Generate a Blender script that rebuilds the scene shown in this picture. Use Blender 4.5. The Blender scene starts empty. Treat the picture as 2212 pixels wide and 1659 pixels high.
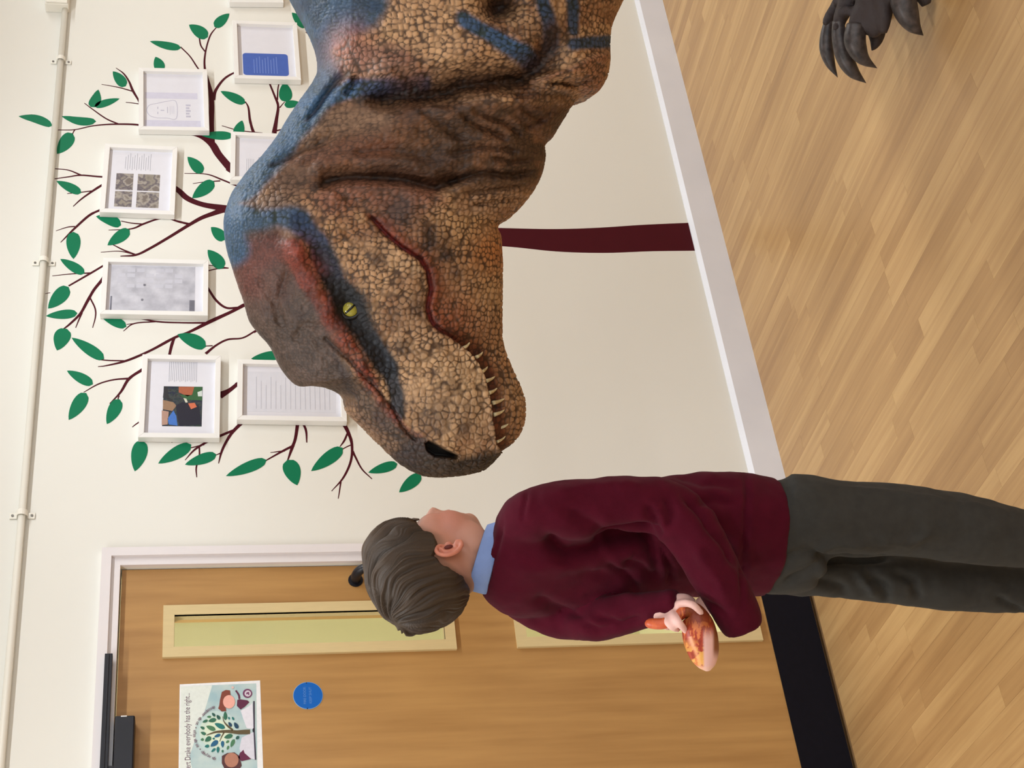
import bpy, bmesh, math, random
import numpy as np
from mathutils import Vector, Matrix, noise as mnoise

# ------------------------------------------------------------------ camera
# the photograph was taken in portrait and stored turned by 90 degrees:
# world "up" points to the left edge of the picture.
sc = bpy.context.scene
FPX = 3398.7
TH, PI_, RO = (math.radians(a) for a in (37.052, 10.992, 0.219))
CAM = np.array([0.0, -3.868, 1.757])
F0 = np.array([math.sin(TH), math.cos(TH), 0]); RH = np.array([math.cos(TH), -math.sin(TH), 0]); ZV = np.array([0, 0, 1.0])
FW = F0 * math.cos(PI_) - ZV * math.sin(PI_)
UP = ZV * math.cos(PI_) + F0 * math.sin(PI_)
RT = RH * math.cos(RO) + UP * math.sin(RO)
UP = UP * math.cos(RO) - RH * math.sin(RO)
cam_data = bpy.data.cameras.new('camera'); cam = bpy.data.objects.new('camera', cam_data)
sc.collection.objects.link(cam); sc.camera = cam
cam_data.sensor_fit = 'HORIZONTAL'; cam_data.sensor_width = 36.0; cam_data.lens = 36.0 * FPX / 2212.0
cam_data.clip_start = 0.05; cam_data.clip_end = 60
X_, Y_, Z_ = -UP, RT, -FW
cam.matrix_world = Matrix(((X_[0], Y_[0], Z_[0], CAM[0]), (X_[1], Y_[1], Z_[1], CAM[1]), (X_[2], Y_[2], Z_[2], CAM[2]), (0, 0, 0, 1)))
# ------------------------------------------------------------------ light
sc.view_settings.view_transform = 'Standard'; sc.view_settings.look = 'None'
sc.view_settings.gamma = 1.0; sc.view_settings.use_curve_mapping = False
sc.view_settings.exposure = 0.0
world = bpy.data.worlds.new('world'); sc.world = world; world.use_nodes = True
world.node_tree.nodes['Background'].inputs[0].default_value = (0.62, 0.74, 0.95, 1)
world.node_tree.nodes['Background'].inputs[1].default_value = 1.0
ROOM = dict(x0=-3.6, x1=7.6, y0=-7.2, z1=2.95)
def area(name, loc, rot, sx, sy, power, col):
    l = bpy.data.lights.new(name, 'AREA'); l.shape = 'RECTANGLE'; l.size = sx; l.size_y = sy; l.energy = power; l.color = col
    o = bpy.data.objects.new(name, l); sc.collection.objects.link(o); o.location = loc; o.rotation_euler = rot
    return o
LAMPS = [(x, y) for y in (-1.25, -3.9, -6.1) for x in (-1.9, 0.7, 3.3, 5.9)]
for (lx, ly) in LAMPS:                      # the hall's ceiling panels
    area('ceiling_panel_light', (lx, ly, ROOM['z1'] - 0.045), (0, 0, 0), 1.45, 0.12, {-1.25: 30, -3.9: 18, -6.1: 14}[ly], (0.92, 0.96, 1.0))
# daylight through the hall's window wall behind the camera
area('window_daylight', (1.6, ROOM['y0'] - 0.12, 1.65), (math.radians(90), 0, 0), 6.6, 1.5, 55, (0.80, 0.90, 1.0))
area('corridor_light', (1.2, 0.95, 2.7), (0, 0, 0), 1.6, 0.5, 62, (0.98, 0.97, 0.9))

# ------------------------------------------------------------------ helpers
def ray(x, y): return FW - UP * (x - 1106) / FPX + RT * (829.5 - y) / FPX
def on_wall(x, y, Y=0.0):
    d = ray(x, y); return CAM + d * ((Y - CAM[1]) / d[1])
def on_floor(x, y, z=0.0):
    d = ray(x, y); return CAM + d * ((z - CAM[2]) / d[2])
def at_depth(x, y, dep):
    d = ray(x, y); return CAM + d * (dep / float(np.dot(d, F0)))
def to_px(P):
    v = np.asarray(P) - CAM; c = v @ FW
    return np.stack([1106 - FPX * (v @ UP) / c, 829.5 - FPX * (v @ RT) / c], -1)
def lin(c):
    c = np.asarray(c, float) / 255.0
    return np.where(c <= 0.04045, c / 12.92, ((c + 0.055) / 1.055) ** 2.4)
def L4(c): return tuple(lin(c)) + (1.0,)
COL = sc.collection
def tag(o, label=None, cat=None, group=None, kind=None):
    if label: o['label'] = label
    if cat: o['category'] = cat
    if group: o['group'] = group
    if kind: o['kind'] = kind
    return o
def empty(name, loc=(0, 0, 0), parent=None):
    o = bpy.data.objects.new(name, None); COL.objects.link(o); o.location = loc; o.parent = parent
    o.empty_display_size = 0.05
    return o
MATS = {}
def mat(name, col, rough=0.6, var=0.0, vscale=8.0, bump=0.0, bscale=60.0, metal=0.0, spec=0.5, coords='Object', stretch=(1, 1, 1), col2=None, sheen=0.0):
    """procedural material: base colour with noise variation and noise bump"""
    if name in MATS: return MATS[name]
    m = bpy.data.materials.new(name); m.use_nodes = True; nt = m.node_tree; b = nt.nodes['Principled BSDF']
    b.inputs['Roughness'].default_value = rough; b.inputs['Metallic'].default_value = metal
    b.inputs['Specular IOR Level'].default_value = spec
    if sheen: b.inputs['Sheen Weight'].default_value = sheen
    tc = nt.nodes.new('ShaderNodeTexCoord'); mp = nt.nodes.new('ShaderNodeMapping'); mp.inputs['Scale'].default_value = stretch
    nt.links.new(tc.outputs[coords], mp.inputs[0])
    n = nt.nodes.new('ShaderNodeTexNoise'); n.inputs['Scale'].default_value = vscale; n.inputs['Detail'].default_value = 4
    nt.links.new(mp.outputs[0], n.inputs['Vector'])
    r = nt.nodes.new('ShaderNodeValToRGB'); r.color_ramp.elements[0].position = 0.3; r.color_ramp.elements[1].position = 0.7
    c = np.asarray(lin(col)); c2 = np.asarray(lin(col2)) if col2 is not None else c
    r.color_ramp.elements[0].color = tuple(np.clip(c2 * (1 - var), 0, 1)) + (1,); r.color_ramp.elements[1].color = tuple(np.clip(c * (1 + var), 0, 1)) + (1,)
    nt.links.new(n.outputs[0], r.inputs[0]); nt.links.new(r.outputs[0], b.inputs['Base Color'])
    if bump:
        n2 = nt.nodes.new('ShaderNodeTexNoise'); n2.inputs['Scale'].default_value = bscale; n2.inputs['Detail'].default_value = 3
        nt.links.new(mp.outputs[0], n2.inputs['Vector'])
        bp = nt.nodes.new('ShaderNodeBump'); bp.inputs['Strength'].default_value = bump; bp.inputs['Distance'].default_value = 0.002
        nt.links.new(n2.outputs[0], bp.inputs['Height']); nt.links.new(bp.outputs[0], b.inputs['Normal'])
    MATS[name] = m
    return m
def attr_mat(name, attr, rough=0.6, bump=0.0, bscale=200, spec=0.4, sheen=0.0, mottling=0.0, mscale=30.0):
    m = bpy.data.materials.new(name); m.use_nodes = True; nt = m.node_tree; b = nt.nodes['Principled BSDF']
    b.inputs['Roughness'].default_value = rough; b.inputs['Specular IOR Level'].default_value = spec
    if sheen: b.inputs['Sheen Weight'].default_value = sheen
    a = nt.nodes.new('ShaderNodeAttribute'); a.attribute_name = attr
    out = a.outputs['Color']
    tc = nt.nodes.new('ShaderNodeTexCoord')
    if mottling:
        n = nt.nodes.new('ShaderNodeTexNoise'); n.inputs['Scale'].default_value = mscale; n.inputs['Detail'].default_value = 5
        nt.links.new(tc.outputs['Object'], n.inputs['Vector'])
        mr = nt.nodes.new('ShaderNodeMapRange'); mr.inputs[1].default_value = 0.3; mr.inputs[2].default_value = 0.7
        mr.inputs[3].default_value = 1 - mottling; mr.inputs[4].default_value = 1 + mottling
        nt.links.new(n.outputs[0], mr.inputs[0])
        mx = nt.nodes.new('ShaderNodeVectorMath'); mx.operation = 'SCALE'
        nt.links.new(out, mx.inputs[0]); nt.links.new(mr.outputs[0], mx.inputs['Scale']); out = mx.outputs[0]
    nt.links.new(out, b.inputs['Base Color'])
    if bump:
        n2 = nt.nodes.new('ShaderNodeTexNoise'); n2.inputs['Scale'].default_value = bscale; n2.inputs['Detail'].default_value = 3
        nt.links.new(tc.outputs['Object'], n2.inputs['Vector'])
        bp = nt.nodes.new('ShaderNodeBump'); bp.inputs['Strength'].default_value = bump; bp.inputs['Distance'].default_value = 0.002
        nt.links.new(n2.outputs[0], bp.inputs['Height']); nt.links.new(bp.outputs[0], b.inputs['Normal'])
    return m
def mesh_obj(name, verts, faces, material, parent=None, smooth=False):
    me = bpy.data.meshes.new(name); me.from_pydata([tuple(v) for v in verts], [], faces); me.update()
    if material: me.materials.append(material)
    if smooth: me.polygons.foreach_set('use_smooth', [True] * len(me.polygons))
    o = bpy.data.objects.new(name, me); COL.objects.link(o); o.parent = parent
    return o
class MB:
    """collects simple solids into one mesh"""
    def __init__(s): s.v = []; s.f = []
    def box(s, a, b):
        x0, y0, z0 = a; x1, y1, z1 = b; k = len(s.v)
        s.v += [(x0, y0, z0), (x1, y0, z0), (x1, y1, z0), (x0, y1, z0), (x0, y0, z1), (x1, y0, z1), (x1, y1, z1), (x0, y1, z1)]
        s.f += [tuple(k + i for i in q) for q in ((0, 3, 2, 1), (4, 5, 6, 7), (0, 1, 5, 4), (1, 2, 6, 5), (2, 3, 7, 6), (3, 0, 4, 7))]
        return s
    def prism(s, poly, y0, y1):
        """poly: (x,z) points, counter-clockwise seen from -Y; extruded from y0 (room side) to y1"""
        k = len(s.v); n = len(poly)
        s.v += [(p[0], y0, p[1]) for p in poly] + [(p[0], y1, p[1]) for p in poly]
        s.f.append(tuple(range(k, k + n))); s.f.append(tuple(k + n + i for i in reversed(range(n))))
        s.f += [(k + i, k + n + i, k + n + (i + 1) % n, k + (i + 1) % n) for i in range(n)]
        return s
    def ribbon(s, L, R, y0, y1):
        k = len(s.v); n = len(L)
        for a, b in zip(L, R): s.v += [(a[0], y0, a[1]), (b[0], y0, b[1]), (a[0], y1, a[1]), (b[0], y1, b[1])]
        for i in range(n - 1):
            q = k + 4 * i
            s.f += [(q, q + 1, q + 5, q + 4), (q, q + 4, q + 6, q + 2), (q + 1, q + 3, q + 7, q + 5)]
        s.f += [(k, k + 2, k + 3, k + 1), (k + 4 * n - 4, k + 4 * n - 3, k + 4 * n - 1, k + 4 * n - 2)]
        return s
    def tube(s, pts, rad, seg=12, cap=True, flat=None):
        pts = [np.asarray(p, float) for p in pts]; n = len(pts); k = len(s.v)
        if np.isscalar(rad): rad = [rad] * n
        up = None
        for i in range(n):
            t = pts[min(i + 1, n - 1)] - pts[max(i - 1, 0)]; t = t / (np.linalg.norm(t) + 1e-9)
            if up is None:
                a = np.array([0, 0, 1.0]) if abs(t[2]) < 0.9 else np.array([1.0, 0, 0]); up = np.cross(t, a)
            up = up - t * (up @ t); up /= np.linalg.norm(up) + 1e-9; w = np.cross(t, up)
            for j in range(seg):
                an = 2 * math.pi * j / seg
                s.v.append(tuple(pts[i] + rad[i] * (math.cos(an) * up + math.sin(an) * w)))
        for i in range(n - 1):
            for j in range(seg):
                a = k + i * seg + j; b = k + i * seg + (j + 1) % seg
                s.f.append((a, b, b + seg, a + seg))
        if cap:
            s.f.append(tuple(k + j for j in reversed(range(seg)))); s.f.append(tuple(k + (n - 1) * seg + j for j in range(seg)))
        return s
    def build(s, name, material, parent=None, smooth=False, bevel=0.0, segs=2):
        o = mesh_obj(name, s.v, s.f, material, parent, smooth)
        if bevel:
            m = o.modifiers.new('bevel', 'BEVEL'); m.width = bevel; m.segments = segs; m.limit_method = 'ANGLE'
        return o
def catmull(pts, n=8):
    P = np.asarray(pts, float)
    if len(P) < 3: return np.array([P[0] + (P[-1] - P[0]) * t for t in np.linspace(0, 1, 4)])
    E = np.vstack([2 * P[0] - P[1], P, 2 * P[-1] - P[-2]]); out = []
    for i in range(1, len(E) - 2):
        for t in np.linspace(0, 1, n, endpoint=False):
            a, b, c, d = E[i - 1], E[i], E[i + 1], E[i + 2]
            out.append(0.5 * ((2 * b) + (-a + c) * t + (2 * a - 5 * b + 4 * c - d) * t * t + (-a + 3 * b - 3 * c + d) * t ** 3))
    out.append(P[-1]); return np.array(out)
def ccw(poly):
    a = 0.0
    for i in range(len(poly)):
        p, q = poly[i], poly[(i + 1) % len(poly)]; a += p[0] * q[1] - q[0] * p[1]
    return poly if a > 0 else poly[::-1]
def xz(P): return (float(P[0]), float(P[2]))
rng = random.Random(7)

# ------------------------------------------------------------------ room shell
M_wall = mat('wall paint', (230, 228, 219), 0.75, 0.012, 1.5, 0.06, 90)
M_white = mat('white gloss paint', (226, 224, 222), 0.35, 0.02, 3, 0.03, 40)
M_ceil = mat('ceiling tile', (232, 231, 226), 0.9, 0.02, 20, 0.2, 120)
def plankmat(name, use_island):
    m = bpy.data.materials.new(name); m.use_nodes = True; nt = m.node_tree; b = nt.nodes['Principled BSDF']
    tc = nt.nodes.new('ShaderNodeTexCoord'); geo = nt.nodes.new('ShaderNodeNewGeometry'); oi = nt.nodes.new('ShaderNodeObjectInfo')
    ad = nt.nodes.new('ShaderNodeMath'); ad.operation = 'ADD'; fr = nt.nodes.new('ShaderNodeMath'); fr.operation = 'FRACT'
    nt.links.new(oi.outputs['Random'], ad.inputs[0])
    if use_island: nt.links.new(geo.outputs['Random Per Island'], ad.inputs[1])
    else: ad.inputs[1].default_value = 0.0
    nt.links.new(ad.outputs[0], fr.inputs[0])
    # world-position grain, stretched along the boards, shifted per board
    cmb = nt.nodes.new('ShaderNodeCombineXYZ'); sc7 = nt.nodes.new('ShaderNodeMath'); sc7.operation = 'MULTIPLY'; sc7.inputs[1].default_value = 37.0
    nt.links.new(fr.outputs[0], sc7.inputs[0]); nt.links.new(sc7.outputs[0], cmb.inputs[2])
    va = nt.nodes.new('ShaderNodeVectorMath'); va.operation = 'ADD'
    nt.links.new(geo.outputs['Position'], va.inputs[0]); nt.links.new(cmb.outputs[0], va.inputs[1])
    mp = nt.nodes.new('ShaderNodeMapping'); mp.inputs['Scale'].default_value = (55, 2.2, 1); nt.links.new(va.outputs[0], mp.inputs[0])
    n = nt.nodes.new('ShaderNodeTexNoise'); n.inputs['Scale'].default_value = 1.0; n.inputs['Detail'].default_value = 4; n.inputs['Roughness'].default_value = 0.6
    nt.links.new(mp.outputs[0], n.inputs['Vector'])
    mp2 = nt.nodes.new('ShaderNodeMapping'); mp2.inputs['Scale'].default_value = (16, 1.1, 1); nt.links.new(va.outputs[0], mp2.inputs[0])
    n2 = nt.nodes.new('ShaderNodeTexNoise'); n2.inputs['Scale'].default_value = 1.0; n2.inputs['Detail'].default_value = 2
    nt.links.new(mp2.outputs[0], n2.inputs['Vector'])
    r = nt.nodes.new('ShaderNodeValToRGB'); e = r.color_ramp.elements
    e[0].position = 0.0; e[0].color = L4((143, 108, 70)); e[1].position = 1.0; e[1].color = L4((196, 158, 106))
    e2 = e.new(0.35); e2.color = L4((163, 124, 79)); e3 = e.new(0.7); e3.color = L4((180, 141, 92))
    w1 = nt.nodes.new('ShaderNodeMath'); w1.operation = 'MULTIPLY_ADD'; w1.inputs[1].default_value = 0.95; w1.inputs[2].default_value = -0.23
    nt.links.new(n.outputs[0], w1.inputs[0])
    w2 = nt.nodes.new('ShaderNodeMath'); w2.operation = 'MULTIPLY_ADD'; w2.inputs[1].default_value = 0.75
    nt.links.new(n2.outputs[0], w2.inputs[0]); nt.links.new(w1.outputs[0], w2.inputs[2])
    w3 = nt.nodes.new('ShaderNodeMath'); w3.operation = 'MULTIPLY_ADD'; w3.inputs[1].default_value = 0.42
    nt.links.new(fr.outputs[0], w3.inputs[0]); nt.links.new(w2.outputs[0], w3.inputs[2])
    w4 = nt.nodes.new('ShaderNodeMath'); w4.operation = 'SUBTRACT'; w4.inputs[1].default_value = 0.12
    nt.links.new(w3.outputs[0], w4.inputs[0]); nt.links.new(w4.outputs[0], r.inputs[0])
    nt.links.new(r.outputs[0], b.inputs['Base Color'])
    b.inputs['Roughness'].default_value = 0.36; b.inputs['Specular IOR Level'].default_value = 0.5
    return m
M_plank = plankmat('vinyl wood plank', False)
M_plank_far = plankmat('vinyl wood plank run', True)
x0, x1, y0, z1 = ROOM['x0'], ROOM['x1'], ROOM['y0'], ROOM['z1']
floor = MB().box((x0, y0, -0.12), (x1, 0.0, -0.003)).box((1.0, 0.0, -0.12), (2.6, 0.12, -0.001)).build('floor', mat('floor screed', (120, 90, 58), 0.6, 0.1, 20)); tag(floor, kind='structure')
# individual floor strips: boards run square to the tree wall
PW = 0.0575
plank_me = bpy.data.meshes.new('plank'); bmx = bmesh.new(); bmesh.ops.create_cube(bmx, size=1.0); bmx.to_mesh(plank_me); bmx.free(); plank_me.materials.append(M_plank)
farv = MB()
ix0, ix1 = int(round(x0 / PW)), int(round(x1 / PW)); NEARX = (1.22, 4.78); nplank = 0
for ix in range(ix0, ix1):
    xa = ix * PW; y = -rng.random() * 0.5
    first = True
    while y > -4.6:
        ln = rng.uniform(0.42, 0.95); top = 0.0 if first else y
        yb = (y - ln) if not first else y
        if first: yb = y if y < -0.12 else y - 0.4
        first = False
        yb = max(yb, -4.6)
        # is the board inside the picture?
        xc = xa + PW / 2; inside = NEARX[0] < xc < NEARX[1] and top > -1.95 - 0.0 and not (xc < 2.5 and top < -1.55 + (1.22 - xc) * 0.5 - 0.35)
        if inside:
            q = to_px(np.array([(xc, t, 0) for t in np.linspace(top, yb, 5)])); inside = bool(((q[:, 0] < 2240) & (q[:, 1] > -30) & (q[:, 1] < 1690) & (q[:, 0] > 1300)).any())
        if inside and nplank < 300:
            o = bpy.data.objects.new('plank', plank_me); COL.objects.link(o); o.parent = floor; nplank += 1
            o.scale = (PW - 0.0004, top - yb - 0.0004, 0.003); o.location = (xc, (top + yb) / 2, -0.0015)
        else: farv.box((xa + 0.0002, yb + 0.0002, -0.003), (xa + PW - 0.0002, top - 0.0002, 0.0))
        y = yb if yb < top else top - 0.4
far = farv.build('plank_run', M_plank_far, floor); far['kind'] = 'stuff'
far2 = MB().box((x0, y0, -0.003), (x1, -4.6, 0.0)).build('plank_field', M_plank_far, floor); far2['kind'] = 'stuff'

# door opening in the tree wall
DY = 0.012                                       # door leaf face, set back from the wall face
XJ = on_wall(530, 1226.5, DY)[0]                 # latch-side edge of the door leaf
ZH = on_wall(261, 1300, DY)[2]                   # top of the leaf
DW = 0.93; XL = XJ - DW                          # hinge side, outside the picture
OX0, OX1, OZ = XL - 0.003, XJ + 0.003, ZH + 0.004
wall = MB()
wall.prism([(x0 - 0.1, 0), (OX0, 0), (OX0, OZ), (OX1, OZ), (OX1, 0), (x1 + 0.1, 0), (x1 + 0.1, z1 + 0.1), (x0 - 0.1, z1 + 0.1)], 0.0, 0.12)
wall_b = wall.build('wall_back', M_wall); tag(wall_b, kind='structure')
o = MB().box((x0 - 0.1, y0, 0), (x0, 0, z1)).build('wall_left', M_wall); tag(o, kind='structure')
o = MB().box((x1, y0, 0), (x1 + 0.1, 0, z1)).build('wall_right', M_wall); tag(o, kind='structure')
wf = MB(); wx0, wx1, wz0, wz1 = -1.8, 5.0, 0.85, 2.45
wf.prism([(x0 - 0.1, 0), (x1 + 0.1, 0), (x1 + 0.1, wz0), (x0 - 0.1, wz0)], y0 - 0.1, y0); wf.prism([(x0 - 0.1, wz1), (x1 + 0.1, wz1), (x1 + 0.1, z1), (x0 - 0.1, z1)], y0 - 0.1, y0)
wf.prism([(x0 - 0.1, wz0), (wx0, wz0), (wx0, wz1), (x0 - 0.1, wz1)], y0 - 0.1, y0); wf.prism([(wx1, wz0), (x1 + 0.1, wz0), (x1 + 0.1, wz1), (wx1, wz1)], y0 - 0.1, y0)
o = wf.build('wall_front', M_wall); tag(o, kind='structure')
win = MB()
for k in range(6):
    xx = wx0 + (wx1 - wx0) * k / 5; win.box((xx - 0.03, y0 - 0.08, wz0), (xx + 0.03, y0 - 0.02, wz1))
win.box((wx0, y0 - 0.08, wz0), (wx1, y0 - 0.02, wz0 + 0.06)); win.box((wx0, y0 - 0.08, wz1 - 0.06), (wx1, y0 - 0.02, wz1))
o = win.build('window_1', M_white); tag(o, kind='structure')
ceil = MB().box((x0 - 0.1, y0 - 0.1, z1), (x1 + 0.1, 0.12, z1 + 0.1)).build('ceiling', M_ceil); tag(ceil, kind='structure')
M_diff = bpy.data.materials.new('lamp diffuser'); M_diff.use_nodes = True
M_diff.node_tree.nodes['Principled BSDF'].inputs['Emission Color'].default_value = (1, 0.95, 0.86, 1); M_diff.node_tree.nodes['Principled BSDF'].inputs['Emission Strength'].default_value = 3.0
for i, (lx, ly) in enumerate(LAMPS):
    e = empty('ceiling_light', (lx, ly, z1)); tag(e, 'white ceiling batten, %s from the left, row %s' % (('first', 'second', 'third', 'fourth')[i % 4], ('nearest the tree wall', 'in mid hall', 'nearest the windows')[i // 4]), 'ceiling light', 'ceiling light battens')
    MB().box((-0.75, -0.08, -0.03), (0.75, 0.08, 0.0)).build('frame', M_white, e)
    MB().box((-0.735, -0.065, -0.036), (0.735, 0.065, -0.03)).build('diffuser', M_diff, e)
# skirting board right of the door
BX = 0.018
zb = on_wall(1375 + .2443 * 600, 600, -BX)[2]
XA = XJ + 0.09
sk = MB(); prof = [(-BX, 0.0), (-BX, zb - 0.010), (-BX * 0.25, zb + 0.002), (0, zb + 0.003)]
k = 0; v = []
for xx in (XA, x1):
    v += [(xx, p[0], p[1]) for p in prof] + [(xx, 0, 0)]
n5 = 5
f = [(i, i + 1, n5 + i + 1, n5 + i) for i in range(3)] + [(0, 1, 2, 3, 4), (9, 8, 7, 6, 5)]
o = mesh_obj('baseboard_back', v, [tuple(reversed(q)) for q in f[:3]] + f[3:], mat('skirting paint', (224, 224, 229), 0.4, 0.03, 5, 0.05, 30)); tag(o, kind='structure')
MBc = MB().box((XA - 1.6 - DW, -BX, 0), (XL - 0.09, 0, zb)).build('baseboard_left', M_white); tag(MBc, kind='structure')
# corridor seen through the door glass
M_corr = mat('corridor paint', (226, 219, 186), 0.8, 0.02, 2)
cr = MB().box((x0, 1.75, -0.02), (4.2, 1.8, 2.9)).box((x0, 0.12, -0.1), (4.2, 1.8, 0.0)).box((x0, 0.12, 2.8), (4.2, 1.8, 2.9)).box((4.15, 0.12, 0), (4.2, 1.8, 2.8)).box((x0, 0.12, 0), (x0 + 0.05, 1.8, 2.8))
o = cr.build('wall_corridor', M_corr); tag(o, kind='structure')
# architrave (door casing) and lining
tr = MB(); AW = 0.062
ax = on_wall(500, 1192, -0.012)[0]; az = on_wall(216, 1250, -0.012)[2]
def casing(y_in, y_out, a, b):
    tr.prism([(OX1 + a, 0), (OX1 + b, 0), (OX1 + b, OZ + b), (OX0 - b, OZ + b), (OX0 - b, 0), (OX0 - a, 0), (OX0 - a, OZ + a), (OX1 + a, OZ + a)], y_in, y_out)
wA = max(0.05, ax - OX1)
casing(-0.022, 0.0, 0.024, wA); casing(-0.010, 0.0, 0.0, 0.024)
o = tr.build('trim_1', mat('door casing paint', (228, 222, 222), 0.4, 0.02, 4, 0.03, 30)); tag(o, kind='structure')

# ------------------------------------------------------------------ door
M_door = mat('oak veneer', (184, 140, 82), 0.45, 0.02, 3.2, 0.04, 60, stretch=(9, 1, 0.7), col2=(166, 122, 68))
M_bead = mat('pale beading', (212, 190, 140), 0.5, 0.03, 20, stretch=(8, 8, 1))
M_navy = mat('navy steel', (16, 17, 27), 0.38, 0.15, 30, 0.03, 80)
M_kick = mat('navy kick plate', (11, 11, 22), 0.6, 0.12, 60, 0.1, 200, spec=0.15)
M_glass = bpy.data.materials.new('door glass'); M_glass.use_nodes = True
nt = M_glass.node_tree; nt.nodes.clear(); out = nt.nodes.new('ShaderNodeOutputMaterial'); mx = nt.nodes.new('ShaderNodeMixShader'); tp = nt.nodes.new('ShaderNodeBsdfTransparent'); gl = nt.nodes.new('ShaderNodeBsdfGlossy')
tp.inputs[0].default_value = (0.96, 0.98, 0.93, 1); gl.inputs['Roughness'].default_value = 0.03; fz = nt.nodes.new('ShaderNodeFresnel'); fz.inputs[0].default_value = 1.35
nt.links.new(fz.outputs[0], mx.inputs[0]); nt.links.new(tp.outputs[0], mx.inputs[1]); nt.links.new(gl.outputs[0], mx.inputs[2]); nt.links.new(mx.outputs[0], out.inputs[0])
door = empty('door_1', ((XL + XJ) / 2, DY, 0)); tag(door, 'light oak fire door with two tall glazed panels', kind='structure')
off = np.array([-(XL + XJ) / 2, -DY, 0])
def rect_px(xa, xb, ya, yb, Y):
    """axis-aligned rectangle on plane Y from picture extents: returns x0,x1,z0,z1"""
    P = [on_wall(x, y, Y) for x in (xa, xb) for y in (ya, yb)]
    return (np.mean([on_wall(x, yb, Y)[0] for x in (xa, xb)]), np.mean([on_wall(x, ya, Y)[0] for x in (xa, xb)]),
            np.mean([on_wall(xb, y, Y)[2] for y in (ya, yb)]), np.mean([on_wall(xa, y, Y)[2] for y in (ya, yb)]))
V1 = rect_px(352, 983, 1301, 1411, DY - 0.008)
vx0, vx1 = V1[0], V1[1]; vz1 = on_wall(352, 1356, DY - .008)[2]; vz0 = on_wall(982, 1350, DY - .008)[2]
wz_1 = on_wall(1117, 1390, DY - .008)[2]; wz_0 = on_wall(1648, 1380, DY - .008)[2]
B = 0.026
holes = [(vx0 + B, vx1 - B, vz0 + B, vz1 - B), (vx0 + B, vx1 - B, wz_0 + B, wz_1 - B)]
lf = MB()
def lb(xa, xb, za, zb): lf.box((xa, DY, za), (xb, DY + 0.044, zb))
hx0, hx1 = holes[0][0], holes[0][1]
lb(XL, hx0, 0.006, ZH); lb(hx1, XJ, 0.006, ZH); lb(hx0, hx1, holes[0][3], ZH); lb(hx0, hx1, holes[1][3], holes[0][2]); lb(hx0, hx1, 0.006, holes[1][2])
lf.v = [tuple(np.array(p) + off) for p in lf.v]; leaf = lf.build('leaf', M_door, door)
for (a, b, c, d) in holes:
    bd = MB(); t4 = 0.004
    for q in ([(a - B, c - B), (b + B, c - B), (b - t4, c + t4), (a + t4, c + t4)], [(a - B, d + B), (a + t4, d - t4), (b - t4, d - t4), (b + B, d + B)], [(a - B, c - B), (a + t4, c + t4), (a + t4, d - t4), (a - B, d + B)], [(b + B, c - B), (b + B, d + B), (b - t4, d - t4), (b - t4, c + t4)]):
        bd.prism(ccw(q), DY - 0.010, DY - 0.0002)
        bd.prism(ccw([(px_ + (t4 * 0), pz_) for px_, pz_ in q]), DY - 0.0002, DY + 0.0001)
    for (xa_, xb_, za_, zb_2) in ((a, a + t4, c, d), (b - t4, b, c, d), (a, b, c, c + t4), (a, b, d - t4, d)): bd.box((xa_, DY - 0.009, za_), (xb_, DY + 0.02, zb_2))
    bd.v = [tuple(np.array(p) + off) for p in bd.v]
    fr_ = bd.build('glazing_bead', M_bead, door)
    pn = MB().box((a, DY + 0.020, c), (b, DY + 0.026, d)); pn.v = [tuple(np.array(p) + off) for p in pn.v]; pn.build('pane', M_glass, door)
zk = on_wall(1690, 1480, DY - .002)[2]
kp = MB().box((XL + 0.004, DY - 0.003, 0.008), (XJ - 0.004, DY, zk)); kp.v = [tuple(np.array(p) + off) for p in kp.v]; kick = kp.build('kick_plate', M_kick, door); kick['label'] = 'dark navy kick plate'
# pull handle: bent tube, upper bend shows above the boy's head
hp = on_wall(772, 1244, DY - 0.05); hb = on_wall(768, 1254, DY)
hxm = hb[0]; hz = hb[2]
pth = catmull([(hxm, DY, hz), (hxm, DY - 0.035, hz), (hxm + 0.004, DY - 0.058, hz - 0.016), (hxm + 0.004, DY - 0.064, hz - 0.05), (hxm + 0.004, DY - 0.064, hz - 0.25), (hxm + 0.004, DY - 0.058, hz - 0.284), (hxm, DY - 0.035, hz - 0.30), (hxm, DY, hz - 0.30)], 5)
hd = MB().tube([p + off for p in pth], 0.0135, 14); h_ = hd.build('handle', M_navy, door, smooth=True)
for zz in (hz, hz - 0.30):
    MB().tube([np.array([hxm, DY - 0.004, zz]) + off, np.array([hxm, DY, zz]) + off], 0.021, 20).build('handle_rose', M_navy, door)
# door closer: body on the leaf, slide rail on the casing
cz1 = on_wall(246, 1600, DY - 0.05)[2]; cz0 = on_wall(290, 1600, DY - 0.05)[2]; cx = on_wall(270, 1545, DY - 0.05)[0]
cb = MB().box((cx - 0.27, DY - 0.05, cz0), (cx, DY, cz1)); cb.v = [tuple(np.array(p) + off) for p in cb.v]; clo = cb.build('closer_body', M_navy, door, bevel=0.004)
rx = on_wall(236, 1415, -0.03)[0]; rz1 = on_wall(226, 1420, -0.04)[2]; rz0 = on_wall(243, 1420, -0.04)[2]
rl = MB().box((rx - 0.46, -0.040, rz0), (rx, -0.02, rz1)); rl.box((rx - 0.455, -0.043, rz0 + 0.008), (rx - 0.004, -0.04, rz1 - 0.008)); rl.v = [tuple(np.array(p) + off) for p in rl.v]; rl.build('closer_rail', M_navy, door, bevel=0.001)
am = MB().box((cx - 0.16, -0.035, cz1 - 0.01), (cx - 0.135, -0.02, rz0 + 0.01)); am.v = [tuple(np.array(p) + off) for p in am.v]; am.build('closer_arm', M_navy, door)
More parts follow.
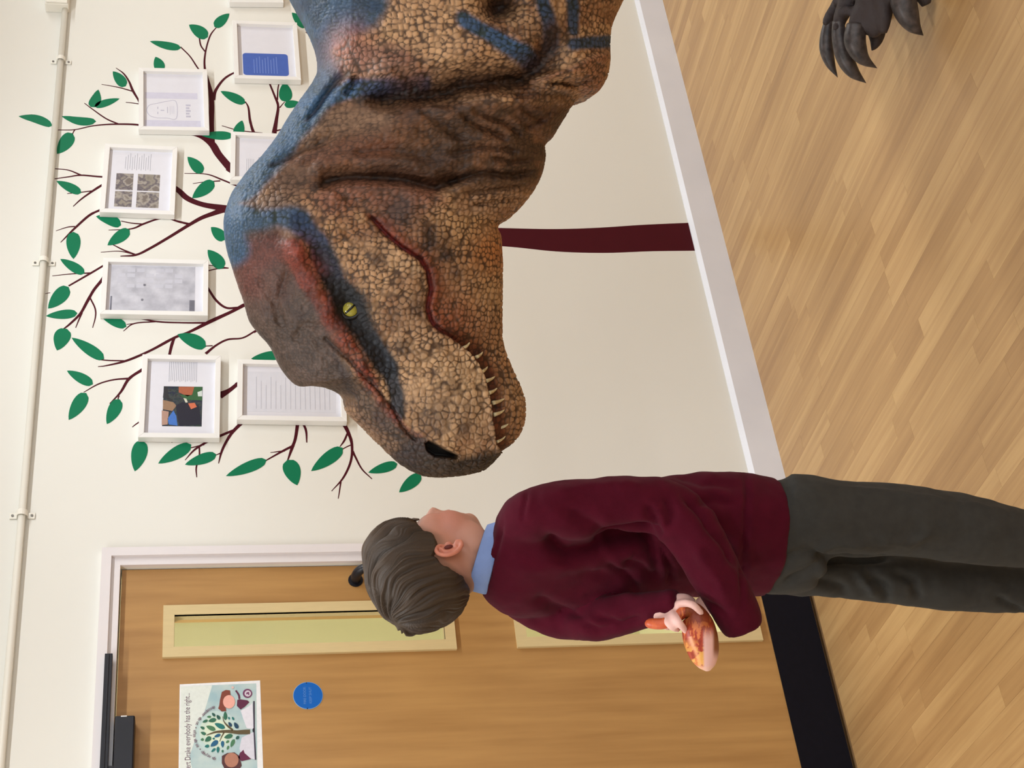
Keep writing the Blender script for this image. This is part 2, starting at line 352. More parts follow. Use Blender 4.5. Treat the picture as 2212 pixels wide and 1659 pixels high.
MB().box(tuple(np.array([cx - 0.004, DY - 0.0505, cz1 - 0.03]) + off), tuple(np.array([cx - 0.001, DY - 0.0495, cz1 - 0.015]) + off)).build('closer_sticker', M_white, door)

# ------------------------------------------------------------------ things on the door
PY = DY
def flat(name, pts_px, y_front, y_back, m, parent, org=None):
    poly = ccw([xz(on_wall(p[0], p[1], y_front)) for p in pts_px])
    b = MB().prism(poly, y_front, y_back)
    if org is not None: b.v = [tuple(np.array(q) - org) for q in b.v]
    return b.build(name, m, parent)
def ell(cx_, cy_, rx_, ry_, n=20, a0=0.0):
    return [(cx_ + rx_ * math.cos(2 * math.pi * i / n + a0), cy_ + ry_ * math.sin(2 * math.pi * i / n + a0)) for i in range(n)]
def text_obj(name, s, size, P, ang, m, parent, org, align='RIGHT', xs=1.0):
    """text lying on the wall plane; ang turns it about Y; P world point"""
    c = bpy.data.curves.new(name, 'FONT'); c.body = s; c.size = size; c.align_x = align; c.align_y = 'CENTER'; c.extrude = 0.00005
    t = bpy.data.objects.new(name, c); COL.objects.link(t)
    bpy.context.view_layer.update()
    me = bpy.data.meshes.new_from_object(t.evaluated_get(bpy.context.evaluated_depsgraph_get())); bpy.data.objects.remove(t); me.name = name
    me.materials.clear(); me.materials.append(m)
    o = bpy.data.objects.new(name, me); COL.objects.link(o); o.parent = parent
    o.matrix_local = Matrix.Translation(Vector(tuple(np.array(P) - org))) @ Matrix.Rotation(ang, 4, 'Y') @ Matrix.Rotation(math.radians(90), 4, 'X') @ Matrix.Diagonal((xs, 1, 1, 1))
    return o
def zp(x, y): return (370 + x / 6.32, 1459 + y / 6.32)          # poster crop coordinates
def zps(*pts): return [zp(*p) for p in pts]
po = np.array([on_wall(*zp(770, 770), PY)[0], PY, on_wall(*zp(670, 770), PY)[2]])
poster = empty('poster', tuple(po)); tag(poster, 'landscape paper poster with a leafy tree taped to the wooden door', 'poster')
inks = {}
def ink(c, r=0.45): return mat('print ink %d %d %d' % c, c, r, 0.04, 120)
Lp = lambda name, pts, lay, c: flat(name, pts, PY - 0.0006 - 0.0002 * lay, PY - 0.0004 - 0.0002 * lay, ink(c), poster, po)
flat('sheet', zps((115, 122), (1212, 68), (1262, 1500), (96, 1560)), PY - 0.0006, PY, ink((236, 236, 236), 0.3), poster, po)
# soft printed sky
Msky = mat('poster sky print', (156, 186, 192), 0.35, 0.04, 16, col2=(204, 218, 212))
flat('picture_ground', zps((128, 150), (1160, 108), (1178, 1480), (112, 1530)), PY - 0.0008, PY - 0.0006, Msky, poster, po)
flat('pale_corner', zps((128, 150), (560, 135), (420, 600), (250, 1100), (330, 1520), (112, 1530)), PY - 0.0009, PY - 0.0008, ink((224, 230, 222)), poster, po)
for k, (rr, cc) in enumerate(((285, (192, 214, 210)), (225, (206, 223, 206)), (160, (220, 231, 204)))):
    Lp('tree_glow', [zp(*q) for q in ell(620, 770, rr * 1.05, rr * 1.0, 28)], 2 + k, cc)
# open book
Lp('book_page', zps((1110, 372), (1060, 420), (1000, 455), (945, 480), (985, 600), (1030, 720), (1125, 735)), 6, (226, 224, 232))
Lp('book_page', zps((1125, 770), (1060, 800), (960, 850), (930, 1000), (960, 1090), (1040, 1120), (1140, 1150)), 6, (216, 214, 224))
Lp('book_cover', zps((1118, 350), (1138, 350), (1140, 760), (1160, 1150), (1140, 1152), (1122, 770)), 7, (52, 42, 62))
Lp('book_spine', [zp(*q) for q in ell(1124, 748, 16, 30, 12)], 8, (28, 20, 34))
# tree
def pribbon(name, pts, lay, c):
    P = catmull(pts, 6); Lq, Rq = [], []
    for i in range(len(P)):
        t = P[min(i + 1, len(P) - 1), :2] - P[max(i - 1, 0), :2]; t /= np.linalg.norm(t) + 1e-9; nn = np.array([-t[1], t[0]]) * P[i, 2] / 2
        Lq.append(tuple(P[i, :2] + nn)); Rq.append(tuple(P[i, :2] - nn))
    Lp(name, [zp(*q) for q in Lq + Rq[::-1]], lay, c)
pribbon('printed_trunk', [(1075, 770, 62), (1000, 772, 62), (900, 775, 52), (800, 765, 44), (700, 765, 36), (600, 775, 26), (480, 815, 10)], 7, (92, 78, 48))
pribbon('printed_branch', [(840, 745, 26), (770, 690, 24), (720, 630, 14), (700, 560, 6)], 7, (92, 78, 48))
pribbon('printed_branch', [(720, 780, 20), (690, 830, 14), (660, 900, 8)], 7, (92, 78, 48))
GR = [(44, 104, 78), (24, 112, 108), (30, 84, 74), (70, 122, 84), (22, 92, 130), (20, 62, 90)]
for (bx, by, tx, ty, w, g) in [(600, 560, 555, 510, 38, 2), (545, 565, 485, 565, 34, 3), (665, 600, 620, 540, 50, 2), (740, 610, 735, 490, 56, 0), (500, 610, 425, 640, 40, 0), (615, 600, 505, 625, 62, 0), (735, 720, 590, 655, 72, 1), (605, 745, 475, 690, 66, 3), (455, 730, 395, 700, 40, 0), (475, 805, 400, 775, 44, 0), (445, 870, 400, 880, 40, 3), (545, 840, 460, 900, 70, 0), (595, 865, 560, 860, 30, 1), (675, 805, 585, 840, 46, 4), (840, 815, 720, 850, 66, 0), (640, 890, 535, 970, 72, 4), (520, 960, 455, 970, 46, 1), (605, 995, 545, 1045, 36, 1), (640, 970, 635, 1060, 44, 1), (700, 890, 700, 985, 50, 4), (700, 1015, 700, 1055, 30, 0), (790, 890, 745, 920, 36, 3), (860, 870, 810, 980, 54, 3), (785, 960, 760, 1015, 34, 3), (925, 830, 880, 870, 44, 2), (910, 725, 860, 640, 58, 5), (825, 700, 780, 635, 44, 5), (855, 610, 830, 565, 30, 1), (795, 600, 780, 565, 26, 1)]:
    d = np.array([tx - bx, ty - by], float); n_ = np.array([-d[1], d[0]]) / np.linalg.norm(d); pts = []
    for sgn in (1, -1):
        for t in (np.linspace(0, 1, 8) if sgn > 0 else np.linspace(1, 0, 8)[1:-1]):
            wv = 0.62 * w * (max(t, 0) ** 0.55 * (1 - t) ** 0.8) / 0.535; pts.append(tuple(np.array([bx, by]) + d * t + sgn * n_ * wv))
    Lp('printed_leaf', [zp(*q) for q in pts], 8, GR[g])
# two printed children beside the book (plain flat shapes)
Lp('printed_jumper', zps((900, 335), (930, 325), (1040, 340), (1065, 365), (1000, 430), (945, 465), (895, 415)), 7, (92, 30, 62))
pribbon('printed_arm', [(930, 320, 26), (920, 265, 24), (880, 205, 22)], 7, (92, 30, 62))
Lp('printed_hair', zps((690, 225), (745, 198), (800, 205), (810, 280), (740, 320), (740, 430), (750, 485), (690, 492), (640, 450), (655, 410), (665, 330)), 8, (128, 60, 42))
Lp('printed_face', [zp(*q) for q in ell(788, 360, 82, 92, 20)], 9, (236, 172, 156))
Lp('printed_hand', [zp(*q) for q in ell(838, 165, 18, 16, 10)], 8, (226, 190, 180))
Lp('printed_jumper', zps((935, 1060), (985, 1015), (1000, 1060), (1090, 1140), (960, 1170), (915, 1120)), 8, (98, 24, 62))
Lp('printed_hair', zps((690, 1100), (760, 1060), (860, 1050), (930, 1100), (960, 1230), (900, 1330), (740, 1300), (690, 1200)), 8, (84, 42, 42))
Lp('printed_face', [zp(*q) for q in ell(822, 1155, 96, 100, 20)], 9, (178, 122, 98))
Lp('printed_badge', [zp(*q) for q in ell(1040, 245, 64, 62, 22)], 7, (112, 52, 92)); Lp('printed_badge_centre', [zp(*q) for q in ell(1044, 246, 44, 42, 18)], 8, (208, 196, 206))
Lp('printed_badge_mark', zps((1020, 240), (1040, 228), (1062, 226), (1066, 262), (1052, 270), (1046, 248), (1030, 262)), 9, (112, 52, 92))
zt = on_wall(*zp(213, 700), PY)
tilt = math.atan2(on_wall(*zp(1212, 68), PY)[0] - on_wall(*zp(115, 122), PY)[0], on_wall(*zp(115, 122), PY)[2] - on_wall(*zp(1212, 68), PY)[2])
pr = on_wall(*zp(218, 240), PY - 0.001)
text_obj('poster_heading', 'bert Drake everybody has the right...', 0.0208, pr, -tilt, ink((86, 40, 70)), poster, po, xs=0.70)
# curved line of words over the tree
arc = [(595, 430), (520, 470), (455, 525), (390, 595), (345, 680), (318, 780), (330, 880), (370, 980), (440, 1055), (520, 1100), (605, 1140)]
AP = catmull(arc, 10); s_ = np.concatenate([[0], np.cumsum(np.linalg.norm(np.diff(AP, axis=0), axis=1))])
def arc_words(txt, s0, s1):
    for i, ch in enumerate(txt):
        if ch == ' ': continue
        sv = s0 + (s1 - s0) * (i + 0.5) / len(txt); px_ = np.array([np.interp(sv, s_, AP[:, k]) for k in (0, 1)]); p2 = np.array([np.interp(sv + 4, s_, AP[:, k]) for k in (0, 1)])
        A_, B_ = on_wall(*zp(*px_), PY - 0.003), on_wall(*zp(*p2), PY - 0.003); d = B_ - A_
        text_obj('poster_letter', ch, 0.0125, A_, -math.atan2(d[2], d[0]), ink((110, 70, 92)), poster, po, 'CENTER')
arc_words('be valued \u2022 to be safe \u2022 to be respected'[::-1][::-1], s_[-1], 0)
# round blue sign
bs = on_wall(370 + 1866 / 6.32, 1459 + 277 / 6.32, PY); bo = np.array([bs[0], PY, bs[2]])
sign = empty('door_sign', tuple(bo)); tag(sign, 'round blue plastic sign stuck on the wooden door', 'sign')
RS = 0.0385
disc = [(RS * math.cos(2 * math.pi * i / 48), RS * math.sin(2 * math.pi * i / 48)) for i in range(48)]
MB().prism([(a * 1.03, b * 1.03) for a, b in disc], -0.0014, 0.0).build('disc_rim', mat('pale blue rim', (150, 182, 214), 0.3), sign)
MB().prism(disc, -0.0018, -0.0014).build('disc', mat('blue sign', (18, 98, 186), 0.3, 0.03, 30), sign)
Mlet = mat('sign lettering', (92, 140, 205), 0.35)
for s, zz, sz in (('FIRE DOOR', 0.0085, 0.0098), ('KEEP SHUT', -0.0065, 0.0098)):
    text_obj('sign_lettering', s, sz, np.array([0, -0.0019, zz]), 0.0, Mlet, sign, np.zeros(3), 'CENTER')
for xx in (-RS * 0.99, RS * 0.95): MB().tube([(xx, -0.0026, 0.003), (xx, -0.0016, 0.003)], 0.0016, 8).build('screw', M_navy, sign)

# ------------------------------------------------------------------ conduit and junction box on the wall
ca, cb_ = on_wall(85 + 9, 560, -0.02), None
zc = on_wall(94, 560, -0.018)[2]; M_cond = mat('white plastic conduit', (238, 234, 222), 0.3, 0.01, 5)
jb_x = on_wall(120, 13, -0.03)[0]
cond = empty('conduit', (3.0, -0.002, zc)); tag(cond, 'thin white plastic cable conduit running along the cream wall', 'conduit')
MB().tube([(x0 + 0.02 - 3.0, -0.0135, 0), (jb_x + 0.02 - 3.0, -0.0135, 0)], 0.0105, 16, True).build('pipe', M_cond, cond, smooth=True)
for (sx_, sy_) in ((124, 131), (92, 566), (46, 1112)):
    X = on_wall(sx_, sy_, -0.01)[0] - 3.0
    sd = MB(); arcp = [(0.0155 * math.cos(a), 0.0155 * math.sin(a)) for a in np.linspace(-math.pi / 2, math.pi / 2, 10)]
    for xx in (X - 0.009, X + 0.009): sd.v += [(xx, -0.0125 - p[0], p[1]) for p in arcp]
    sd.f += [(i, i + 1, 11 + i, 10 + i) for i in range(9)]
    sd.box((X - 0.009, -0.003, 0.014), (X + 0.009, 0, 0.034)); sd.box((X - 0.009, -0.003, -0.034), (X + 0.009, 0, -0.014))
    cl = sd.build('saddle_clip', M_cond, cond, smooth=False)
    for zz in (0.026, -0.026): MB().tube([(X, -0.0055, zz), (X, -0.003, zz)], 0.0038, 10).build('screw', mat('screw steel', (120, 116, 110), 0.4, metal=0.8), cl)
za = on_wall(98, 4, -0.03)[2]; zb_ = on_wall(149, 4, -0.03)[2]
jb = empty('junction_box', (jb_x + 0.07, 0, (za + zb_) / 2)); tag(jb, 'small square white junction box at the end of the conduit', 'junction box')
MB().box((-0.07, -0.04, -(za - zb_) / 2), (0.07, 0, (za - zb_) / 2)).build('box', M_cond, jb, bevel=0.003)
MB().box((-0.067, -0.047, -(za - zb_) / 2 + 0.003), (0.067, -0.04, (za - zb_) / 2 - 0.003)).build('lid', M_cond, jb, bevel=0.003)

# ------------------------------------------------------------------ vinyl tree on the wall
Z1 = lambda x, y: (x / 2.963, y / 2.963)
Z2 = lambda x, y: (x / 2.7645, 540 + y / 2.7645)
Z5 = lambda x, y: (460 + x / 2.439, 380 + y / 2.439)
Z6 = lambda x, y: (740 + x / 3.95, 990 + y / 3.95)
ZI = lambda x, y: (x, y)
to_ = np.array(on_wall(1495, 510, 0.0)); to_[1] = 0
tree = empty('wall_tree_sticker', tuple(to_)); tag(tree, 'large maroon and green vinyl tree sticker on the cream wall', 'wall sticker')
M_bark = mat('maroon vinyl', (72, 10, 24), 0.55, 0.05, 12, spec=.15); M_leafv = mat('green vinyl', (4, 116, 78), 0.5, 0.04, 15, spec=.2)
nrib = [0]
def branch(zf, scale, pts, name='branch'):
    """pts: crop (x, y, width) -> ribbon lying on the wall"""
    P = catmull(pts, 6); W = []
    for p in P:
        q = zf(p[0], p[1]); w = on_wall(q[0], q[1], 0.0); W.append((w[0], w[2], max(p[2], 3.5) * (1.22 if p[2] < 17 and scale > 1 else 1.06) / scale / 745.0))
    W = np.array(W); L_, R_ = [], []
    for i in range(len(W)):
        t = W[min(i + 1, len(W) - 1), :2] - W[max(i - 1, 0), :2]; t /= np.linalg.norm(t) + 1e-9; nn = np.array([-t[1], t[0]]) * W[i, 2] / 2
        L_.append(W[i, :2] + nn - to_[[0, 2]]); R_.append(W[i, :2] - nn - to_[[0, 2]])
    nrib[0] += 1; dy = 0.00035 + 0.00001 * (nrib[0] % 20)
    return MB().ribbon(L_, R_, -dy, 0.0).build(name, M_bark, tree)
branch(ZI, 1, [(1509, 511, 92), (1400, 514, 86), (1300, 519, 81), (1200, 519, 72), (1080, 512, 58), (900, 506, 54), (740, 492, 52), (610, 474, 38), (485, 452, 22)], 'trunk')
branch(ZI, 1, [(740, 494, 40), (660, 455, 32), (570, 410, 28), (494, 362, 22)])
branch(ZI, 1, [(760, 500, 40), (700, 560, 26), (620, 620, 18), (526, 660, 10)])
branch(ZI, 1, [(700, 560, 22), (660, 640, 16), (600, 690, 8), (548, 718, 5)])
branch(ZI, 1, [(660, 640, 20), (650, 740, 18), (590, 800, 14), (510, 832, 12)])
branch(ZI, 1, [(650, 740, 18), (660, 840, 14), (640, 906, 9)])
branch(ZI, 1, [(650, 740, 18), (720, 830, 12), (738, 906, 9)])
branch(ZI, 1, [(640, 440, 18), (640, 380, 16), (600, 320, 14), (592, 287, 12)])
for p in [
    [(1450, 1335, 60), (1300, 1310, 45), (1200, 1270, 45), (1130, 1210, 40), (1000, 1140, 30), (800, 1135, 20), (650, 1132, 14), (520, 1122, 12), (440, 1132, 9), (350, 1145, 7)],
    [(520, 1122, 12), (440, 1090, 8), (352, 1080, 6)], [(760, 1138, 18), (700, 1160, 20), (648, 1188, 18), (590, 1225, 14), (520, 1275, 10), (468, 1322, 5)], [(590, 1222, 9), (510, 1232, 7), (430, 1240, 5)],
    [(1435, 1340, 55), (1370, 1365, 40), (1290, 1395, 32), (1210, 1440, 26), (1080, 1520, 22), (960, 1590, 20), (870, 1632, 16), (770, 1640, 6)],
    [(1210, 1435, 22), (1130, 1415, 14), (1070, 1395, 12), (1000, 1405, 12), (915, 1435, 14), (840, 1465, 10), (695, 1473, 4)], [(915, 1435, 10), (840, 1428, 8), (775, 1415, 6)],
    [(870, 1632, 12), (790, 1600, 10), (720, 1565, 6)], [(850, 1625, 9), (760, 1608, 6), (645, 1615, 4)],
    [(800, 1290, 20), (720, 1310, 18), (640, 1345, 18), (570, 1380, 16), (480, 1460, 14), (430, 1510, 10), (388, 1552, 4)], [(480, 1450, 9), (430, 1455, 7), (358, 1478, 3)],
    [(1480, 1085, 60), (1400, 990, 55), (1355, 920, 55), (1280, 870, 40), (1180, 848, 28), (1060, 832, 16), (1000, 825, 14), (890, 800, 16), (740, 795, 14), (600, 805, 10), (480, 830, 8), (370, 832, 6)],
    [(760, 795, 12), (680, 760, 10), (600, 705, 8), (540, 660, 5)], [(480, 830, 8), (470, 845, 7), (465, 858, 6)],
    [(1355, 920, 45), (1352, 800, 40), (1355, 680, 38), (1350, 600, 34), (1338, 540, 22), (1320, 480, 20), (1310, 430, 14), (1310, 370, 12), (1325, 290, 10), (1350, 220, 10), (1390, 170, 6)], [(1312, 330, 10), (1285, 290, 10), (1275, 235, 9)],
    [(1300, 480, 9), (1262, 430, 10), (1215, 360, 9), (1155, 300, 9)], [(1365, 640, 30), (1380, 580, 22), (1430, 510, 18), (1490, 470, 14), (1540, 455, 10)],
    [(900, 680, 12), (885, 640, 12), (850, 580, 16), (825, 520, 12), (790, 470, 10), (742, 435, 4)], [(850, 585, 10), (760, 560, 8), (650, 540, 4)], [(900, 667, 8), (850, 660, 7), (805, 655, 5)],
    [(1755, 850, 35), (1770, 760, 24), (1780, 680, 18), (1760, 620, 14), (1715, 510, 10), (1700, 480, 8)], [(1775, 640, 10), (1780, 560, 8), (1795, 505, 8)], [(1790, 690, 8), (1806, 670, 6), (1822, 652, 5)], [(1755, 840, 15), (1790, 832, 10), (1830, 820, 8)],
    [(1640, 860, 24), (1620, 840, 22), (1600, 770, 16), (1590, 690, 12), (1570, 650, 6)], [(1680, 852, 8), (1530, 835, 8), (1420, 805, 5)],
    [(1540, 1200, 12), (1420, 1150, 12), (1320, 1115, 8), (1180, 1110, 4)], [(1410, 1158, 10), (1310, 1165, 6), (1235, 1175, 4)], [(2010, 250, 7), (1980, 225, 6), (1955, 205, 4)]]:
    branch(Z1, 2.963, p)
for p in [
    [(1455, 330, 26), (1380, 370, 22), (1250, 430, 26), (1130, 490, 18), (1040, 525, 18), (900, 600, 14), (760, 660, 14), (640, 690, 8), (585, 697, 4)], [(750, 662, 8), (650, 660, 8), (575, 653, 5)],
    [(1250, 435, 14), (1100, 435, 10), (940, 428, 10), (800, 400, 10), (710, 375, 10)], [(930, 428, 8), (800, 440, 8), (737, 485, 4)], [(800, 440, 6), (778, 442, 5), (755, 445, 4)],
    [(1040, 525, 18), (1025, 570, 16), (1012, 625, 14)], [(1530, 480, 10), (1450, 525, 10), (1360, 535, 12), (1290, 570, 12), (1228, 620, 16)], [(1270, 572, 7), (1230, 574, 6), (1200, 575, 5)],
    [(1420, 345, 14), (1350, 345, 14), (1290, 300, 14), (1240, 225, 12)], [(640, 80, 12), (540, 140, 12), (410, 215, 10)], [(540, 138, 10), (440, 142, 7), (312, 155, 4)], [(300, 255, 4), (285, 258, 4), (270, 262, 3)],
    [(630, 140, 20), (608, 180, 20), (560, 240, 18), (520, 310, 16), (480, 380, 14), (420, 440, 12), (380, 472, 8)], [(540, 290, 8), (568, 350, 8), (570, 400, 7), (553, 465, 4)], [(490, 375, 9), (470, 420, 7), (452, 465, 4)],
    [(870, 700, 20), (845, 718, 20), (770, 770, 16), (720, 850, 12), (655, 918, 4)], [(765, 768, 12), (680, 775, 9), (590, 800, 8), (500, 850, 4)], [(712, 870, 6), (706, 885, 6), (705, 900, 5)],
    [(1430, 790, 22), (1370, 838, 28), (1310, 870, 50)], [(1480, 1000, 22), (1400, 1075, 20), (1360, 1130, 14), (1325, 1200, 12), (1305, 1275, 4)], [(1400, 1075, 14), (1320, 1108, 14), (1230, 1150, 12), (1160, 1195, 10), (1105, 1255, 3)],
    [(1190, 1175, 8), (1190, 1230, 8), (1172, 1300, 8), (1175, 1358, 4)], [(1325, 1210, 8), (1306, 1218, 6), (1290, 1225, 4)], [(1220, 1162, 8), (1180, 1172, 7), (1140, 1182, 6)],
    [(1782, 1000, 22), (1765, 1120, 18), (1745, 1180, 16), (1715, 1265, 6)], [(1750, 1170, 14), (1690, 1200, 12), (1580, 1262, 6)], [(1700, 1200, 9), (1655, 1205, 6), (1615, 1210, 3)], [(1785, 1000, 10), (1825, 1070, 12), (1832, 1150, 6)],
    [(2030, 1000, 26), (2075, 1080, 22), (2101, 1160, 14), (2095, 1260, 12), (2050, 1360, 10), (1980, 1440, 3)], [(2075, 1095, 10), (2055, 1140, 10), (2030, 1175, 4)], [(2035, 1385, 8), (2028, 1435, 6), (2020, 1485, 4)], [(2095, 1165, 6), (2070, 1176, 6), (2045, 1190, 5)],
    [(840, 1022, 8), (810, 1042, 6), (790, 1058, 4)], [(1065, 1110, 8), (1045, 1130, 6), (1025, 1150, 4)], [(880, 1115, 6), (850, 1130, 6), (825, 1145, 5)], [(1240, 125, 7), (1300, 112, 7), (1365, 108, 8)], [(1365, 108, 6), (1300, 98, 5), (1240, 90, 5)]]:
    branch(Z2, 2.7645, p)
branch(Z5, 2.439, [(735, 1450, 12), (750, 1480, 9), (785, 1545, 7), (838, 1597, 4)])
def vleaf(zf, b, t, w, bow=0.06):
    b = np.array(zf(*b)); t = np.array(zf(*t)); s = np.linalg.norm(np.array(zf(1, 0)) - np.array(zf(0, 0))); w = w * s
    d = t - b; n_ = np.array([-d[1], d[0]]) / np.linalg.norm(d); Ln = np.linalg.norm(d); pts = []
    for sgn in (1, -1):
        for u in (np.linspace(0, 1, 13) if sgn > 0 else np.linspace(1, 0, 13)[1:-1]):
            wv = 0.565 * w * (max(u, 0) ** 0.5 * (1 - u) ** 0.85) / 0.535
            pts.append(b + d * u + n_ * (sgn * wv + bow * Ln * math.sin(math.pi * u) * (1 if u < 0.75 else 0.9)))
    poly = ccw([tuple(np.array(xz(on_wall(p[0], p[1], 0))) - to_[[0, 2]]) for p in pts])
    return MB().prism(poly, -0.0011, 0.0).build('leaf', M_leafv, tree)
for a in [((335, 805), (120, 745), 62, .06), ((615, 778), (395, 745), 60, -.06), ((465, 855), (365, 985), 100, 0), ((580, 685), (630, 575), 80, .1), ((605, 682), (765, 632), 52, .0), ((805, 552), (722, 458), 76, 0), ((1035, 455), (995, 365), 80, 0), ((1158, 308), (960, 265), 56, -.02), ((1330, 238), (1210, 160), 86, 0), ((1372, 172), (1468, 88), 72, 0), ((1570, 660), (1412, 585), 66, 0), ((1832, 652), (1820, 528), 98, 0), ((1820, 672), (1925, 660), 55, 0), ((1960, 175), (1868, 82), 70, 0), ((1515, 880), (1550, 772), 80, 0), ((1490, 870), (1285, 865), 62, 0), ((1298, 1105), (1200, 1005), 82, 0), ((1370, 1162), (1230, 1268), 92, 0), ((520, 1235), (362, 1160), 66, 0), ((775, 1442), (615, 1385), 78, .05), ((830, 1472), (688, 1570), 86, 0), ((470, 1485), (470, 1658), 106, 0), ((1440, 1535), (1350, 1455), 82, 0)]:
    vleaf(Z1, *a)
for a in [((1335, 108), (1240, 0), 88, 0), ((505, 140), (360, 55), 66, 0), ((410, 222), (287, 350), 98, 0), ((462, 378), (275, 395), 62, 0), ((400, 472), (340, 600), 112, .05), ((755, 458), (597, 388), 66, 0), ((622, 652), (428, 525), 76, 0), ((1230, 578), (1060, 505), 92, .02), ((1680, 625), (1500, 650), 66, 0), ((555, 802), (400, 722), 70, 0), ((515, 855), (410, 1015), 96, 0), ((715, 893), (638, 1040), 90, 0), ((850, 1138), (805, 1322), 110, 0), ((1142, 1163), (945, 1275), 86, 0), ((1292, 1222), (1105, 1282), 72, 0), ((1592, 1255), (1350, 1350), 76, 0), ((1715, 1255), (1775, 1405), 116, -.03), ((2047, 1183), (1858, 1320), 90, 0)]:
    vleaf(Z2, *a)
for a in [((467, 48), (220, 122), 96, 0), ((668, 140), (482, 290), 116, 0)]: vleaf(Z6, *a)

# ------------------------------------------------------------------ picture frames
M_frame = mat('white frame lacquer', (236, 234, 230), 0.35, 0.015, 8)
M_paper = mat('matt white paper', (222, 221, 228), 0.55, 0.015, 30)
M_text = mat('grey print', (150, 150, 160), 0.6)
def frame(corners, label, mw=0.0165, dep=0.026):
    """corners TL, TR, BR, BL in picture pixels -> frame thing; returns (empty, w, h)"""
    P = [on_wall(c[0], c[1], -dep) for c in corners]; c = sum(P) / 4
    w = (np.linalg.norm(P[1] - P[0]) + np.linalg.norm(P[2] - P[3])) / 2; h = (np.linalg.norm(P[3] - P[0]) + np.linalg.norm(P[2] - P[1])) / 2
    v = (P[0] + P[1]) / 2 - (P[3] + P[2]) / 2; ang = math.atan2(v[0], v[2])
    e = empty('picture_frame', (c[0], 0, c[2])); e.rotation_euler = (0, ang, 0); tag(e, label, 'picture frame', 'white picture frames on the tree wall')
    a, b = w / 2, h / 2
    for nm, q in (('frame_rail', [(-a, b), (-a + mw, b - mw), (a - mw, b - mw), (a, b)]), ('frame_rail', [(-a, -b), (a, -b), (a - mw, -b + mw), (-a + mw, -b + mw)]),
                  ('frame_stile', [(-a, -b), (-a + mw, -b + mw), (-a + mw, b - mw), (-a, b)]), ('frame_stile', [(a, -b), (a, b), (a - mw, b - mw), (a - mw, -b + mw)])):
        MB().prism(ccw(q), -dep, -0.0014).build(nm, M_frame, e, bevel=0.0008, segs=1)
    MB().box((-a + mw * .8, -dep + 0.014, -b + mw * .8), (a - mw * .8, -dep + 0.016, b - mw * .8)).build('sheet', M_paper, e)
    e['w'] = w - 2 * mw; e['h'] = h - 2 * mw
    return e, w - 2 * mw, h - 2 * mw, -dep + 0.014
def inlay(e, name, u0, u1, v0, v1, W, H, Y, m, lay=1, r=0.0):
    """u right, v up in 0..1 of the sheet"""
    x0_, x1_, z0_, z1_ = (u0 - .5) * W, (u1 - .5) * W, (v0 - .5) * H, (v1 - .5) * H
    if r <= 0: q = [(x0_, z0_), (x1_, z0_), (x1_, z1_), (x0_, z1_)]
    else: q = [(cx_ + r * math.cos(math.radians(a)), cz_ + r * math.sin(math.radians(a))) for (cx_, cz_, a0) in ((x1_ - r, z1_ - r, 0), (x0_ + r, z1_ - r, 90), (x0_ + r, z0_ + r, 180), (x1_ - r, z0_ + r, 270)) for a in np.linspace(a0, a0 + 90, 6)]
    return MB().prism(ccw(q), Y - 0.0003 * lay, Y).build(name, m, e)
def photo_mat(name, cols, scale):
    m = bpy.data.materials.new(name); m.use_nodes = True; nt = m.node_tree; b = nt.nodes['Principled BSDF']; b.inputs['Roughness'].default_value = 0.35
    tc = nt.nodes.new('ShaderNodeTexCoord'); n = nt.nodes.new('ShaderNodeTexNoise'); n.inputs['Scale'].default_value = scale; n.inputs['Detail'].default_value = 2.5
    oi = nt.nodes.new('ShaderNodeObjectInfo'); va = nt.nodes.new('ShaderNodeVectorMath'); va.operation = 'ADD'
    nt.links.new(tc.outputs['Object'], va.inputs[0]); nt.links.new(oi.outputs['Random'], va.inputs[1])
    r = nt.nodes.new('ShaderNodeValToRGB'); r.color_ramp.interpolation = 'LINEAR'
    nt.links.new(va.outputs[0], n.inputs['Vector']); nt.links.new(n.outputs[0], r.inputs[0]); nt.links.new(r.outputs[0], b.inputs['Base Color'])
    e = r.color_ramp.elements
    for i, c in enumerate(cols):
        p = 0.0 if i == 0 else 0.3 + 0.4 * i / len(cols)
        q = e[0] if i == 0 else (e[1] if i == 1 else e.new(p)); q.position = p; q.color = L4(c)
    return m
M_grey = photo_mat('grey photo print', [(70, 66, 62), (150, 142, 130), (96, 88, 96), (168, 160, 150), (120, 110, 104)], 26)
fr1 = frame([(505, 168), (503, 44), (643, 48), (649, 173)], 'white picture frame holding a sheet with a blue rounded panel')
e, W, H, Y = fr1; inlay(e, 'blue_panel', .06, .48, .12, .92, W, H, Y, mat('blue print', (62, 94, 178), 0.4, 0.03, 60), 1, 0.012)
for k in range(9): inlay(e, 'text_line', .10, .42 - .03 * (k % 3), .32 + .05 * k, .332 + .05 * k, W, H, Y, mat('pale print', (112, 138, 206), 0.5), 2)
e, W, H, Y = frame([(298, 278), (301, 147), (451, 148), (449, 283)], 'white picture frame with a faint pencil portrait between the branches')
Mf = mat('faint lilac wash', (206, 204, 220), 0.55, 0.03, 60); Mp = mat('pencil line', (186, 184, 200), 0.6, 0.05, 80)
inlay(e, 'tinted_panel', .03, .16, .06, .98, W, H, Y, Mf); inlay(e, 'tinted_panel', .55, .66, .1, .98, W, H, Y, Mf)
sk_ = MB(); pts = [(.2, .78), (.24, .9), (.34, .95), (.43, .9), (.46, .78), (.5, .62), (.5, .46), (.2, .46), (.2, .62), (.2, .78)]
cp = catmull([((p[0] - .5) * W, (p[1] - .5) * H) for p in pts], 5)
